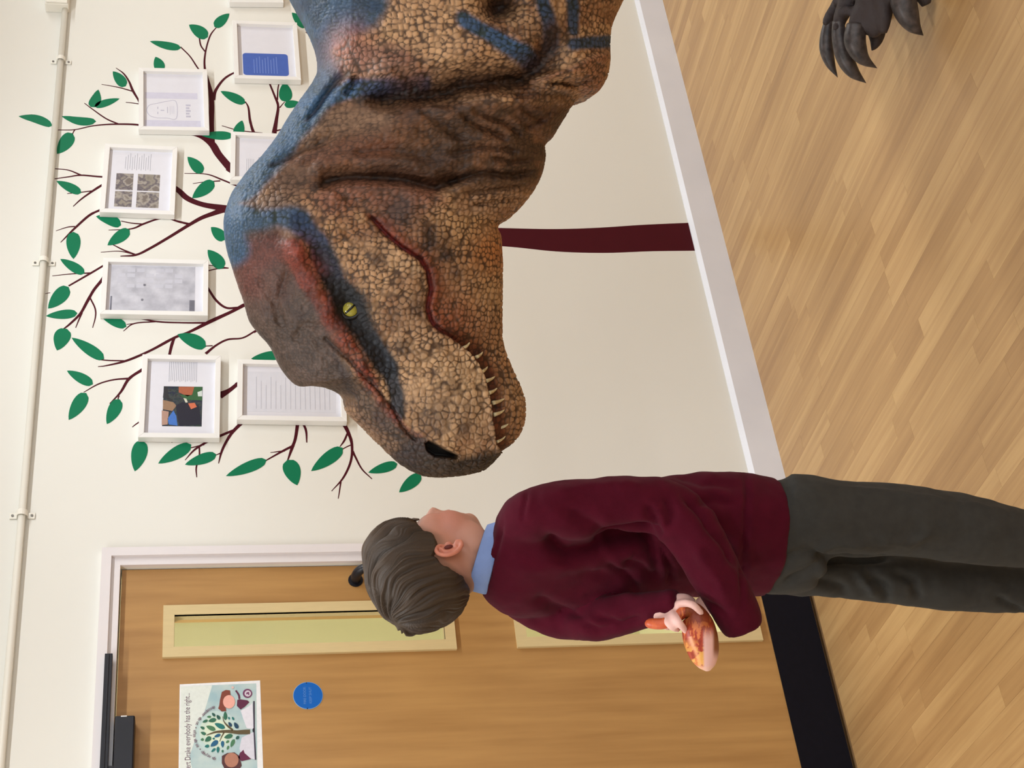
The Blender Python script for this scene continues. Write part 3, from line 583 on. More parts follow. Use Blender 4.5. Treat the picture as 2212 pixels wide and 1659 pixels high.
for i in range(len(cp) - 1):
    t = cp[i + 1] - cp[i]; t /= np.linalg.norm(t) + 1e-9; nn = np.array([-t[1], t[0]]) * 0.0011
    sk_.prism(ccw([tuple(cp[i] + nn), tuple(cp[i] - nn), tuple(cp[i + 1] - nn), tuple(cp[i + 1] + nn)]), Y - 0.0003, Y)
for (u0, u1, v0, v1) in ((.27, .31, .76, .775), (.36, .4, .76, .775), (.33, .345, .66, .72), (.29, .4, .60, .612), (.28, .42, .53, .535), (.28, .42, .50, .505), (.26, .42, .56, .565)):
    sk_.prism([((u0 - .5) * W, (v0 - .5) * H), ((u1 - .5) * W, (v0 - .5) * H), ((u1 - .5) * W, (v1 - .5) * H), ((u0 - .5) * W, (v1 - .5) * H)], Y - 0.0003, Y)
sk_.build('pencil_sketch', Mp, e)
for k in range(5): inlay(e, 'caption_mark', .22 + .05 * k, .25 + .05 * k, .22 + .02 * (k % 2), .30, W, H, Y, Mp)
e, W, H, Y = frame([(217, 458), (225, 309), (384, 317), (377, 463)], 'white picture frame with four small grey photographs in a grid')
for (u0, u1, v0, v1) in ((.10, .36, .40, .62), (.40, .67, .40, .62), (.10, .36, .68, .87), (.40, .67, .68, .87)):
    pass
for (ua, ub, va_, vb) in ((.30, .57, .60, .87), (.30, .57, .18, .53), (.03, .28, .60, .87), (.03, .28, .18, .53)):
    inlay(e, 'small_photograph', ua + .05, ub + .05, va_, vb, W, H, Y, M_grey)
for k in range(12): inlay(e, 'text_line', .68 + .02 * (k % 2), .96 - .03 * (k % 3), .34 + .036 * k, .346 + .036 * k, W, H, Y, M_text)
e, W, H, Y = frame([(497, 387), (499, 284), (646, 290), (641, 394)], 'white picture frame half hidden behind the dinosaur neck')
for k in range(5): inlay(e, 'text_line', .2, .5, .80 - .03 * k, .805 - .03 * k, W, H, Y, M_text)
inlay(e, 'ink_mark', .5, .54, .56, .60, W, H, Y, M_text)
e, W, H, Y = frame([(217, 678), (222, 556), (452, 562), (448, 681)], 'tall white picture frame with a pale grey photograph, lowest hung over a twig')
e['label'] = 'narrow tall white picture frame with one large pale grey photograph'
Mg2 = mat('pale grey photo', (206, 206, 214), 0.45, 0.02, 22, col2=(170, 170, 180))
inlay(e, 'photograph', .015, .985, .085, .97, W, H, Y, Mg2); inlay(e, 'dark_corner', .03, .28, .085, .14, W, H, Y, mat('dark print', (112, 112, 124), 0.5, 0.1, 40), 2)
inlay(e, 'dark_edge', .05, .34, .945, .962, W, H, Y, mat('dark print', (112, 112, 124)), 2)
for (u, v_) in ((.56, .60), (.25, .62)): inlay(e, 'ink_spot', u, u + .045, v_, v_ + .025, W, H, Y, mat('spot print', (120, 120, 130), 0.5), 2, 0.002)
for k in range(7):
    for j in range(4): inlay(e, 'photo_panel', .52 + .11 * j, .60 + .11 * j, .22 + .1 * k, .30 + .1 * k, W, H, Y, mat('photo tile', (196, 196, 206), 0.5, 0.04, 40), 2) if (k + j) % 3 else None
e, W, H, Y = frame([(298, 944), (308, 765), (478, 768), (474, 946)], 'white picture frame with a bright colour snapshot and lines of text')
def fx(x, y):       # crop (200,540) scale 3.95 -> sheet u,v
    P = on_wall(200 + x / 3.95, 540 + y / 3.95, Y); d = P - np.array(e.location); a = e.rotation_euler[1]
    return (d[0] * math.cos(a) - d[2] * math.sin(a)) / W + .5, (d[0] * math.sin(a) + d[2] * math.cos(a)) / H + .5
snap = inlay(e, 'snapshot', *[g for g in (fx(760, 1505)[0], fx(760, 1165)[0], fx(935, 1330)[1], fx(600, 1330)[1])], W, H, Y, photo_mat('snapshot print', [(30, 30, 44), (40, 60, 50), (24, 26, 60), (60, 70, 66), (40, 40, 46)], 60))
def snapshape(pts, c, lay=2):
    q = ccw([((fx(*p)[0] - .5) * W, (fx(*p)[1] - .5) * H) for p in pts]); MB().prism(q, Y - 0.0003 * lay, Y - 0.0003).build('snapshot_patch', mat('snapshot ink %d %d %d' % c, c, 0.4, 0.06, 200), e)
snapshape([(735, 1168), (868, 1168), (850, 1235), (810, 1250), (735, 1215)], (168, 92, 62)); snapshape([(868, 1168), (935, 1168), (935, 1285), (800, 1280), (740, 1235), (850, 1240)], (44, 92, 52))
snapshape([(895, 1215), (935, 1200), (935, 1250), (900, 1250)], (206, 214, 208), 3); snapshape([(600, 1280), (690, 1300), (715, 1330), (680, 1375), (600, 1360)], (150, 118, 92)); snapshape([(590, 1370), (650, 1380), (640, 1490), (590, 1495)], (176, 140, 124), 3)
snapshape([(640, 1440), (690, 1370), (715, 1420), (725, 1500), (650, 1490)], (62, 112, 190), 3); snapshape([(710, 1330), (760, 1300), (905, 1320), (930, 1490), (740, 1500), (720, 1400)], (22, 22, 42)); snapshape([(815, 1310), (870, 1305), (890, 1340), (840, 1360)], (206, 108, 74), 3)
snapshape([(775, 1265), (800, 1270), (812, 1300), (795, 1305)], (212, 210, 190), 3); snapshape([(610, 1168), (640, 1168), (650, 1270), (600, 1260)], (40, 40, 46), 3)
for k in range(16):
    xk = 655 + 15.5 * k; inlay(e, 'text_line', fx(xk, 1150)[0] * 0 + fx(700, 1125)[0] + .01 * (k % 3), fx(700, 955)[0], fx(xk, 1050)[1] - .003, fx(xk, 1050)[1] + .003, W, H, Y, M_text)
e, W, H, Y = frame([(511, 907), (514, 775), (748, 782), (747, 909)], 'tall white picture frame with a handwritten letter below the dinosaur brow')
Mg3 = mat('letter page', (214, 214, 222), 0.5, 0.02, 50); inlay(e, 'letter', .12, .9, .05, .95, W, H, Y, Mg3)
for k in range(16): inlay(e, 'text_line', .18, .8 - .08 * (k % 3), .86 - .05 * k, .866 - .05 * k, W, H, Y, mat('faint pen', (188, 188, 198), 0.6), 2)
e, W, H, Y = frame([(489, 4), (486, -150), (600, -148), (604, 5)], 'white picture frame cut off by the picture edge above the dinosaur back')

# ================================================================== dinosaur costume
DD = 3.60                                      # horizontal distance of its middle plane
def smooth(e0, e1, x):
    t = np.clip((x - e0) / (e1 - e0), 0, 1); return t * t * (3 - 2 * t)
def pdist(Q, poly):
    """distance, position along (0..1) and side of the nearest point of a polyline"""
    P = np.asarray(poly, float)[:, :2]; best = np.full(len(Q), 1e9); tt = np.zeros(len(Q)); sd = np.zeros(len(Q))
    seg = np.linalg.norm(np.diff(P, axis=0), axis=1); cum = np.concatenate([[0], np.cumsum(seg)])
    for i in range(len(P) - 1):
        d = P[i + 1] - P[i]; w = Q - P[i]; t = np.clip((w @ d) / (d @ d + 1e-9), 0, 1); r = w - t[:, None] * d
        ds = np.sqrt((r * r).sum(1)); m = ds < best
        best[m] = ds[m]; tt[m] = (cum[i] + t[m] * seg[i]) / cum[-1]; sd[m] = np.sign(d[0] * w[m, 1] - d[1] * w[m, 0])
    return best, tt, sd
def inpoly(Q, poly, soft=8.0):
    P = np.asarray(poly, float); ins = np.zeros(len(Q), bool); n = len(P)
    for i in range(n):
        a, b = P[i], P[(i + 1) % n]
        c = ((a[1] > Q[:, 1]) != (b[1] > Q[:, 1])) & (Q[:, 0] < (b[0] - a[0]) * (Q[:, 1] - a[1]) / (b[1] - a[1] + 1e-12) + a[0]); ins ^= c
    d, _, _ = pdist(Q, np.vstack([P, P[:1]])); return smooth(-soft, soft, np.where(ins, d, -d))
def vhash(i, k):
    h = (i[..., 0] * 73856093) ^ (i[..., 1] * 19349663) ^ (i[..., 2] * 83492791) ^ (k * 2654435761)
    h = (h ^ (h >> 13)) * 1274126177 & 0xFFFFFFFF; return ((h ^ (h >> 16)) & 0xFFFF) / 65535.0
def voronoi(P, size):
    """3D cells: F1, F2 and a random number per cell"""
    X = P / size; I = np.floor(X).astype(np.int64); f1 = np.full(len(P), 9.0); f2 = np.full(len(P), 9.0); cr = np.zeros(len(P))
    for dx in (-1, 0, 1):
        for dy in (-1, 0, 1):
            for dz in (-1, 0, 1):
                C = I + np.array([dx, dy, dz]); c = C + 0.15 + 0.7 * np.stack([vhash(C, 1), vhash(C, 2), vhash(C, 3)], -1)
                d = np.sqrt(((X - c) ** 2).sum(1)); r = vhash(C, 4); m = d < f1
                f2 = np.where(m, f1, np.minimum(f2, d)); cr = np.where(m, r, cr); f1 = np.where(m, d, f1)
    return f1, f2, cr
def vnoise(P, size, seed=0):
    X = P / size + seed * 17.3
    if X.shape[1] == 2: X = np.hstack([X, np.zeros((len(X), 1))])
    I = np.floor(X).astype(np.int64); f = X - I; f = f * f * (3 - 2 * f); out = 0
    for a in (0, 1):
        for b in (0, 1):
            for c in (0, 1):
                w = (f[:, 0] if a else 1 - f[:, 0]) * (f[:, 1] if b else 1 - f[:, 1]) * (f[:, 2] if c else 1 - f[:, 2])
                out = out + w * vhash(I + np.array([a, b, c]), 7 + seed)
    return out
def fbm(P, size, seed=0): return (vnoise(P, size, seed) * .55 + vnoise(P, size / 2.1, seed + 1) * .3 + vnoise(P, size / 4.3, seed + 2) * .15)
# paired outline points (back / belly side) from the nose to the tail, picture pixels; half width in metres
ST = [((1034, 1019), (1050, 1012), .012), ((1010, 1024), (1068, 992), .045), ((980, 1028), (1082, 974), .066), ((940, 1030), (1101, 961), .082), ((903, 1024), (1116, 944), .096), ((862, 1001), (1127, 922), .106), ((833, 974), (1132, 896), .112),
      ((804, 946), (1131, 864), .116), ((776, 917), (1125, 845), .119), ((749, 890), (1116, 821), .122), ((737, 856), (1104, 797), .126), ((706, 839), (1093, 769), .130), ((675, 834), (1087, 755), .135), ((640, 832), (1083, 735), .141),
      ((608, 798), (1081, 705), .149), ((583, 749), (1081, 660), .158), ((558, 720), (1081, 630), .166), ((538, 692), (1081, 600), .174), ((526, 651), (1081, 573), .181), ((513, 614), (1079, 545), .187), ((497, 564), (1077, 515), .192),
      ((489, 536), (1070, 497), .194), ((483, 491), (1076, 485), .195), ((485, 462), (1095, 475), .194), ((497, 425), (1124, 446), .192), ((509, 405), (1149, 413), .190), ((537, 368), (1165, 380), .190), ((562, 342), (1172, 345), .192),
      ((594, 301), (1171, 320), .196), ((619, 260), (1188, 301), .204), ((643, 224), (1213, 260), .214), ((672, 183), (1240, 221), .228), ((686, 150), (1276, 210), .244), ((684, 110), (1295, 187), .262), ((672, 73), (1302, 160), .280),
      ((655, 37), (1303, 102), .296), ((635, 0), (1309, 65), .310), ((610, -50), (1339, 0), .326), ((580, -110), (1365, -60), .338), ((555, -180), (1385, -140), .346), ((540, -280), (1395, -260), .350), ((540, -420), (1370, -420), .335),
      ((560, -580), (1290, -580), .285), ((600, -760), (1150, -740), .21), ((650, -940), (1020, -920), .145), ((720, -1140), (950, -1120), .09), ((800, -1400), (930, -1390), .05), ((872, -1680), (905, -1680), .012)]
T_ = catmull([s[0] for s in ST], 40); B_ = catmull([s[1] for s in ST], 40); W_ = catmull([(s[2], 0) for s in ST], 40)[:, 0]
mid = (T_ + B_) / 2
arc_ = np.concatenate([[0], np.cumsum(np.maximum(np.linalg.norm(np.diff(T_, axis=0), axis=1), np.linalg.norm(np.diff(B_, axis=0), axis=1)) )])
# stations: dense in the picture, sparse on the unseen rump and tail
vis = np.searchsorted(-mid[:, 1], 80.0); step = 2.3
sv = np.concatenate([np.arange(0, arc_[vis], step), np.arange(arc_[vis], arc_[-1], 14.0), [arc_[-1]]])
Ti = np.stack([np.interp(sv, arc_, T_[:, k]) for k in (0, 1)], 1); Bi = np.stack([np.interp(sv, arc_, B_[:, k]) for k in (0, 1)], 1); Wi = np.interp(sv, arc_, W_)
NS, NF, NB = len(sv), 330, 120
phi = np.linspace(0, np.pi, NF); phb = np.linspace(np.pi, 2 * np.pi, NB + 1)[1:-1]
def plane_pt(q):                                # picture pixel -> point of the animal's middle plane
    d = FW[None] - UP[None] * ((q[:, :1] - 1106) / FPX) + RT[None] * ((829.5 - q[:, 1:2]) / FPX)
    return CAM[None] + d * (DD / (d @ F0))[:, None]
def side_pos(ph):
    c = (1 - np.cos(ph)) / 2; h = np.abs(np.sin(ph)) ** 0.72
    q = Ti[:, None] * (1 - c)[None, :, None] + Bi[:, None] * c[None, :, None]
    return plane_pt(q.reshape(-1, 2)), (Wi[:, None] * h[None]).reshape(-1)
PF, HF = side_pos(phi)
QF = to_px(PF - F0 * HF[:, None])               # where each point of the near flank shows in the picture
# ---- sculpt: change of half width by features traced on the flank
LIP = [(1086, 980), (1080, 972), (1071, 959), (1069, 937), (1064, 914), (1061, 882), (1056, 854), (1050, 828), (1045, 810), (1033, 787), (1020, 770), (1005, 754), (985, 739), (968, 727), (949, 714), (940, 705), (931, 692), (923, 663), (931, 622), (923, 585), (907, 560), (870, 536), (837, 507), (808, 474), (784, 450)]
BROW = [(632, 540), (650, 570), (665, 605), (690, 645), (715, 690), (745, 735), (775, 780), (800, 830), (830, 880), (870, 930), (900, 945)]
NOSTRIL = [(918, 958), (927, 952), (941, 958), (963, 970), (979, 978), (990, 984), (985, 991), (963, 988), (941, 986), (924, 975)]
EYE = (757, 668)
def blob(Q, c, r): return np.exp(-(((Q - np.array(c)) ** 2).sum(1)) / (2 * (r * 0.6) ** 2))
def band(Q, poly, w): d, t, s = pdist(Q, poly); return np.exp(-(d / w) ** 2), t
wob = np.stack([fbm(QF, 60, 3) - .5, fbm(QF, 60, 9) - .5], 1)
Q = QF + wob * 10
FOLDS = [([(676, 407), (704, 390), (753, 380), (806, 380), (867, 386), (899, 392), (940, 401), (968, 390), (1009, 378)], .026, 15), ([(582, 358), (623, 342), (663, 321), (704, 301)], .012, 9), ([(659, 260), (688, 228), (712, 199), (737, 171), (753, 155)], .014, 8),
         ([(780, 215), (867, 203), (907, 199), (968, 191), (1009, 176), (1070, 171), (1131, 163), (1172, 134), (1192, 102), (1196, 70)], .045, 26), ([(990, 245), (1050, 280), (1095, 310)], .009, 7), ([(1010, 238), (1080, 262), (1130, 300)], .009, 7), ([(960, 330), (1040, 318), (1120, 330)], .008, 7),
         ([(960, 395), (1040, 372), (1110, 380), (1160, 368)], .012, 8), ([(1000, 420), (1080, 408), (1140, 400)], .008, 6), ([(1020, 442), (1090, 430), (1128, 424)], .008, 6), ([(760, 330), (840, 320), (920, 335)], .008, 12), ([(900, 240), (960, 270), (1010, 310)], .008, 10),
         ([(1180, 185), (1240, 186), (1280, 172)], .014, 7), ([(1100, 205), (1180, 205), (1230, 210)], .010, 7), ([(1200, 232), (1160, 268), (1130, 280)], .008, 7), ([(720, 270), (700, 320), (650, 360)], .006, 9), ([(1060, 340), (1100, 352), (1150, 345)], .008, 6), ([(1120, 230), (1150, 250), (1180, 262)], .007, 6),
         ([(745, 205), (762, 185), (772, 160)], .01, 6), ([(840, 150), (875, 165), (905, 190)], .01, 9)]
CREASES = [([(706, 733), (755, 778), (800, 823), (841, 876), (870, 925), (895, 950)], .008, 5), ([(625, 572), (612, 610), (600, 655), (612, 700)], .007, 9), ([(560, 610), (590, 650), (600, 690)], .005, 8), ([(742, 500), (770, 520), (800, 540)], .004, 6), ([(735, 520), (760, 545), (790, 560)], .004, 6),
           ([(640, 730), (660, 700), (690, 705)], .004, 6), ([(700, 400), (740, 420), (780, 445)], .006, 9), ([(860, 400), (905, 395), (940, 405)], .006, 8)]
dH = np.zeros(len(QF))
dl, tl, sl = pdist(QF, LIP)
inside_jaw = np.where(sl > 0, 1.0, 0.0)
# sign check: the jaw lies towards larger x
if np.mean(inside_jaw[(QF[:, 0] > 1085) & (QF[:, 1] > 800) & (QF[:, 1] < 900)]) < .5: inside_jaw = 1 - inside_jaw
head_part = smooth(452, 480, QF[:, 1])
front = smooth(690, 760, QF[:, 1])
jaw = inside_jaw * head_part
dH -= jaw * front * (0.026 * smooth(0, 3.5, dl) - 0.010 * smooth(15, 75, dl))
dH += (1 - inside_jaw) * head_part * front * 0.004 * np.exp(-(dl / 12) ** 2)
dH -= (1 - front) * head_part * 0.014 * np.exp(-(dl / 6.5) ** 2) * smooth(0, .04, 1 - tl)
dH -= (1 - front) * jaw * 0.006 * smooth(2, 30, dl)
b, t = band(Q, BROW, 26); dH += b * (.026 - .018 * t) * (.75 + .25 * np.sin(t * 44)) * (.7 + .6 * fbm(QF, 24, 77))
dH += blob(Q, (636, 542), 40) * .016
dH -= blob(Q, EYE, 46) * .018
b, t = band(Q, [(690, 545), (720, 600), (757, 668), (800, 735), (845, 800), (862, 860)], 26); dH -= b * .010
for c, r, a in [((870, 600), 95, .012), ((960, 790), 120, .014), ((1000, 890), 80, .008), ((930, 480), 90, .016), ((1020, 560), 80, .012), ((640, 690), 110, -.016), ((560, 560), 70, -.004), ((960, 972), 60, .006), ((1085, 0), 48, -.07), ((760, 105), 55, .022), ((840, 140), 60, .016), ((1000, 80), 120, .01), ((1262, 150), 45, .014), ((1080, 300), 110, .012), ((650, 470), 80, .008), ((1100, 890), 50, .008), ((1010, 1000), 40, -.006)]:
    dH += blob(Q, c, r) * a
nos = inpoly(QF, NOSTRIL, 4); dH -= nos * .026
b, t = band(QF, NOSTRIL + NOSTRIL[:1], 9); dH += b * (1 - nos) * .004
for poly, a, w in FOLDS:
    b, t = band(Q, poly, w); dH -= b * a * smooth(0, .12, t) * smooth(0, .12, 1 - t)
    d, t, s = pdist(Q, poly); dH += a * .45 * np.exp(-((d - 2.2 * w) / (1.2 * w)) ** 2) * smooth(0, .12, t) * smooth(0, .12, 1 - t)
for poly, a, w in CREASES:
    b, t = band(Q, poly, w); dH -= b * a
for poly, a, w in [([(1150, 172), (1220, 164), (1270, 142), (1300, 128)], .018, 12), ([(1150, 205), (1215, 196), (1260, 195)], .010, 10)]:
    b, t = band(Q, poly, w); dH += b * a
dH += (fbm(QF, 45, 21) - .5) * .010 * smooth(0, 60, QF[:, 0] - 480)
# nasal bumps along the profile
edge = np.repeat(np.ones(NS), NF); sphi = np.tile(np.sin(phi), NS)
fade = smooth(0.02, 0.35, sphi)
HF2 = np.maximum(HF + dH * fade, HF * 0.25)
# ---- skin scales: cells in 3D, size by region
R3 = np.stack([PF @ RH, PF[:, 2], HF2], 1)
f1a, f2a, cra = voronoi(R3 + (vnoise(QF, 40, 4) - .5)[:, None] * .004, .0128)
f1b, f2b, crb = voronoi(R3 * np.array([1.35, .8, 1.0]) + 3.1, .0088)
f1c, f2c, crc = voronoi(R3 * np.array([1.0, 1.0, 1.0]) + 7.7, .0158)
def relief(f1, f2): return np.minimum(smooth(.02, .24, f2 - f1), smooth(.72, .50, f1))
ra, rb, rc = relief(f1a, f2a), relief(f1b, f2b), relief(f1c, f2c)
crown = inpoly(Q, [(470, 440), (560, 470), (640, 520), (690, 650), (740, 760), (770, 850), (700, 900), (560, 800), (440, 600)], 18)
necka = smooth(430, 380, QF[:, 1]) * smooth(215, 240, QF[:, 1] + (QF[:, 0] - 900) * -.02)
throat = necka * smooth(850, 980, QF[:, 0])
top_dist = (Q[:, 0] - np.interp(Q[:, 1], T_[::-1, 1][np.argsort(T_[::-1, 1])], T_[::-1, 0][np.argsort(T_[::-1, 1])]))
blue_back = inpoly(Q, [(380, 470), (480, 500), (560, 400), (660, 290), (720, 215), (745, 165), (720, 110), (760, 82), (815, 60), (838, 10), (835, -400), (380, -400)], 16)
snout = smooth(760, 860, QF[:, 1]) * (1 - jaw) * smooth(850, 900, QF[:, 0])
fine = np.clip(crown + necka * .45 + blue_back * .8, 0, 1); big = snout * .75
rel = ra * (1 - fine) * (1 - big) + rb * fine * .75 + rc * big * (1 - fine); crn = cra * (1 - fine) * (1 - big) + crb * fine + crc * big * (1 - fine)
gum = jaw * front * np.exp(-(dl / 30) ** 4)
amp = (.0028 * (1 - fine) + .0018 * fine) * (1 - nos) * (1 - .7 * gum) * (1 - .9 * (1 - front) * head_part * np.exp(-(dl / 9) ** 2)) * (1 - .8 * np.exp(-(np.sqrt(((QF - np.array(EYE)) ** 2).sum(1)) / 34) ** 2))
# ---- paint of the costume skin
C = np.tile(lin((190, 148, 108)), (len(QF), 1))
def paint(col, m):
    global C
    m = np.clip(m, 0, 1)[:, None]; C = C * (1 - m) + lin(col)[None] * m
n1, n2, n3 = fbm(QF, 70, 31), fbm(QF, 28, 41), fbm(QF, 120, 51)
paint((146, 100, 66), smooth(.48, .66, n1) * .75); paint((206, 165, 120), smooth(.52, .68, n2) * .6)
paint((128, 94, 72), smooth(.5, .7, n3) * .45)
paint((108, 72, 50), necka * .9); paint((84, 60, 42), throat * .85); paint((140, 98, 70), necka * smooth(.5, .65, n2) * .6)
paint((150, 118, 92), inpoly(Q, [(640, 250), (720, 225), (860, 235), (840, 270), (700, 300), (640, 330)], 20) * .8)
paint((120, 92, 74), inpoly(Q, [(560, 430), (640, 330), (700, 330), (640, 440), (570, 450)], 14) * .8)
paint((132, 84, 60), inpoly(Q, [(620, 350), (740, 300), (860, 300), (840, 350), (700, 360)], 16) * .7)
paint((74, 50, 36), inpoly(Q, [(680, 410), (800, 350), (980, 330), (1010, 370), (900, 400), (760, 392)], 22) * .65)
paint((212, 176, 134), (blob(Q, (1005, 810), 130) + .8 * blob(Q, (930, 560), 80)) * (1 - jaw) * .8)
# jaw
paint((166, 122, 80), jaw * .6); paint((196, 158, 112), (blob(Q, (1010, 480), 75) + blob(Q, (1070, 620), 60) + .7 * blob(Q, (1105, 850), 50)) * jaw * .7); paint((184, 116, 62), blob(Q, (1066, 545), 60) * jaw * .8); paint((126, 74, 48), jaw * np.exp(-(dl / 50) ** 2) * .5)
paint((142, 90, 70), inpoly(Q, [(660, 420), (760, 385), (940, 400), (960, 440), (850, 470), (780, 440), (700, 470)], 22) * .85)
paint((120, 82, 66), blob(Q, (860, 450), 70) * .8); paint((92, 70, 60), blob(Q, (866, 462), 40) * .85)
paint((122, 44, 28), (1 - front) * jaw * np.exp(-(dl / 26) ** 2) * .8); paint((136, 68, 42), blob(Q, (975, 690), 70) * jaw * .7)
paint((104, 54, 30), gum * 1.2); paint((78, 34, 20), gum * smooth(.45, .6, n2))
paint((104, 18, 16), (1 - front) * head_part * np.exp(-(dl / 5.5) ** 2) * 1.2)
# crown, forehead
paint((78, 62, 54), crown * .95); paint((112, 90, 80), crown * smooth(.5, .66, n2) * .5); paint((66, 50, 44), crown * smooth(.52, .7, n1) * .6)
paint((104, 54, 44), inpoly(Q, [(500, 520), (600, 500), (620, 560), (560, 590), (560, 640), (520, 640)], 20) * .85); paint((126, 76, 64), blob(Q, (565, 600), 70) * .5)
paint((196, 154, 112), inpoly(Q, [(850, -100), (1000, -100), (1040, 40), (1100, 130), (1120, 170), (1000, 160), (920, 120), (860, 60)], 20) * .55)
# blue
paint((60, 88, 118), blue_back); paint((42, 66, 94), blue_back * smooth(.48, .62, n2) * .8); paint((50, 62, 80), blue_back * smooth(.5, .65, n1) * .6)
for poly, w, col in [([(488, 480), (540, 468), (600, 458), (645, 478)], 34, (58, 86, 116)), ([(645, 480), (690, 525), (712, 585)], 27, (34, 56, 88)), ([(500, 540), (490, 500), (500, 440), (540, 380), (600, 310), (650, 240)], 40, (62, 92, 124)), ([(700, 560), (725, 610), (745, 645)], 30, (22, 30, 48)), ([(745, 640), (775, 690), (800, 735), (835, 790)], 30, (24, 25, 33)), ([(800, 735), (842, 800), (858, 860), (856, 895)], 20, (46, 52, 62)),
                     ([(760, 188), (820, 190), (880, 188), (915, 180)], 22, (44, 76, 116)), ([(1002, 45), (1050, 72), (1110, 112), (1160, 132)], 22, (42, 80, 118)), ([(1165, -20), (1185, 45), (1192, 95)], 18, (42, 74, 108)), ([(1236, -20), (1238, 30), (1240, 66)], 15, (44, 72, 102)), ([(1240, 97), (1280, 92), (1330, 90)], 17, (42, 70, 100)), ([(655, 240), (700, 215), (760, 195)], 20, (58, 92, 128))]:
    d, t, s = pdist(Q, poly); paint(col, smooth(w * 1.25, w * .55, d) * .96)
paint((150, 118, 90), inpoly(Q, [(520, 440), (560, 425), (640, 425), (640, 445), (560, 452)], 10) * .8)
# red ridge and streaks
for poly, w, col, k in [(BROW[:3], 24, (142, 72, 60), .9), (BROW[1:8], 22, (122, 48, 32), .92), (BROW[6:], 12, (126, 54, 38), .85), ([(700, 640), (725, 690), (740, 720)], 14, (150, 66, 42), .8)]:
    d, t, s = pdist(Q, poly); paint(col, smooth(w * 1.3, w * .5, d) * k * (.45 + .8 * n2))
paint((164, 80, 64), blob(Q, (640, 545), 34) * .8); paint((150, 70, 52), blob(Q, (676, 585), 34) * .6); paint((156, 64, 38), blob(Q, (722, 690), 26) * .7); paint((146, 60, 36), blob(Q, (742, 735), 24) * .6)
paint((58, 48, 48), inpoly(Q, [(720, 770), (760, 800), (850, 915), (905, 955), (880, 985), (800, 900), (745, 840)], 10) * .75)
paint((152, 116, 88), inpoly(Q, [(735, 850), (760, 862), (840, 950), (870, 1000), (820, 975), (745, 895)], 10) * (.4 + .6 * smooth(.42, .55, n2)))
paint((32, 23, 20), inpoly(Q, [(840, 985), (905, 950), (990, 985), (1050, 975), (1085, 968), (1100, 1000), (1040, 1050), (880, 1050)], 14) * .93)
paint((64, 50, 48), inpoly(Q, [(745, 862), (775, 858), (850, 930), (905, 985), (900, 1040), (850, 1005)], 14) * .55)
paint((60, 46, 44), inpoly(Q, [(880, 935), (920, 945), (960, 975), (930, 990), (890, 970)], 10) * .8)
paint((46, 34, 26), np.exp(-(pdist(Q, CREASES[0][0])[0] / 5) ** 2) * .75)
paint((16, 14, 15), np.exp(-(np.sqrt(((QF - np.array(EYE)) ** 2).sum(1)) / 50) ** 4) * .96)
paint((20, 20, 26), inpoly(Q, [(690, 600), (720, 590), (790, 640), (800, 700), (835, 790), (815, 800), (760, 720), (715, 660)], 14) * .85)
for (c, r, k) in [((925, 500), 13, .8), ((928, 530), 14, .85), ((963, 553), 13, .85), ((985, 590), 10, .7), ((815, 565), 12, .7), ((902, 664), 14, .6), ((868, 748), 14, .55), ((935, 905), 30, .5), ((1003, 925), 12, .7), ((855, 462), 18, .5), ((960, 520), 8, .5), ((1010, 880), 18, .25), ((850, 690), 16, .4)]:
    paint((70, 50, 42), blob(Q, c, r * 1.7) * k * 1.2)
# body patches
paint((176, 108, 88), blob(Q, (755, 105), 55) * .9); paint((146, 104, 88), inpoly(Q, [(740, 90), (860, 100), (930, 160), (900, 195), (820, 170), (740, 150)], 18) * .75)
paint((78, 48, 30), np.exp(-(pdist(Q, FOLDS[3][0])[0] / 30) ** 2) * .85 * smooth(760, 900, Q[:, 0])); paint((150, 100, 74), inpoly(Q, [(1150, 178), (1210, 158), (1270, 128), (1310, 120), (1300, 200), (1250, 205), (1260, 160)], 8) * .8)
paint((96, 62, 42), inpoly(Q, [(1100, 180), (1200, 190), (1250, 215), (1180, 290), (1110, 270)], 16) * .7); paint((54, 34, 24), blob(Q, (1085, 2), 44) * 1.1)  # the last blob paints the shade under the arm into the skin colour
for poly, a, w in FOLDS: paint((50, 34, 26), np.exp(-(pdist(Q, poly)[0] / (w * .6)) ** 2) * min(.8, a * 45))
paint((8, 7, 8), nos)
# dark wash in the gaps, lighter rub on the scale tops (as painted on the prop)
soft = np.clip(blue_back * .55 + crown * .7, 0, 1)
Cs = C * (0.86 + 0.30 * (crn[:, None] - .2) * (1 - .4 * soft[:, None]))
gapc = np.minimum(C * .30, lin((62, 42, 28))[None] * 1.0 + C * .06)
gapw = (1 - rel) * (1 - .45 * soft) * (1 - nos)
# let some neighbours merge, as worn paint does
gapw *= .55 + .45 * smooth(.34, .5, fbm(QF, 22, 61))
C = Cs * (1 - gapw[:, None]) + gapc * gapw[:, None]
C = np.clip(C * .9, 0.002, 1)
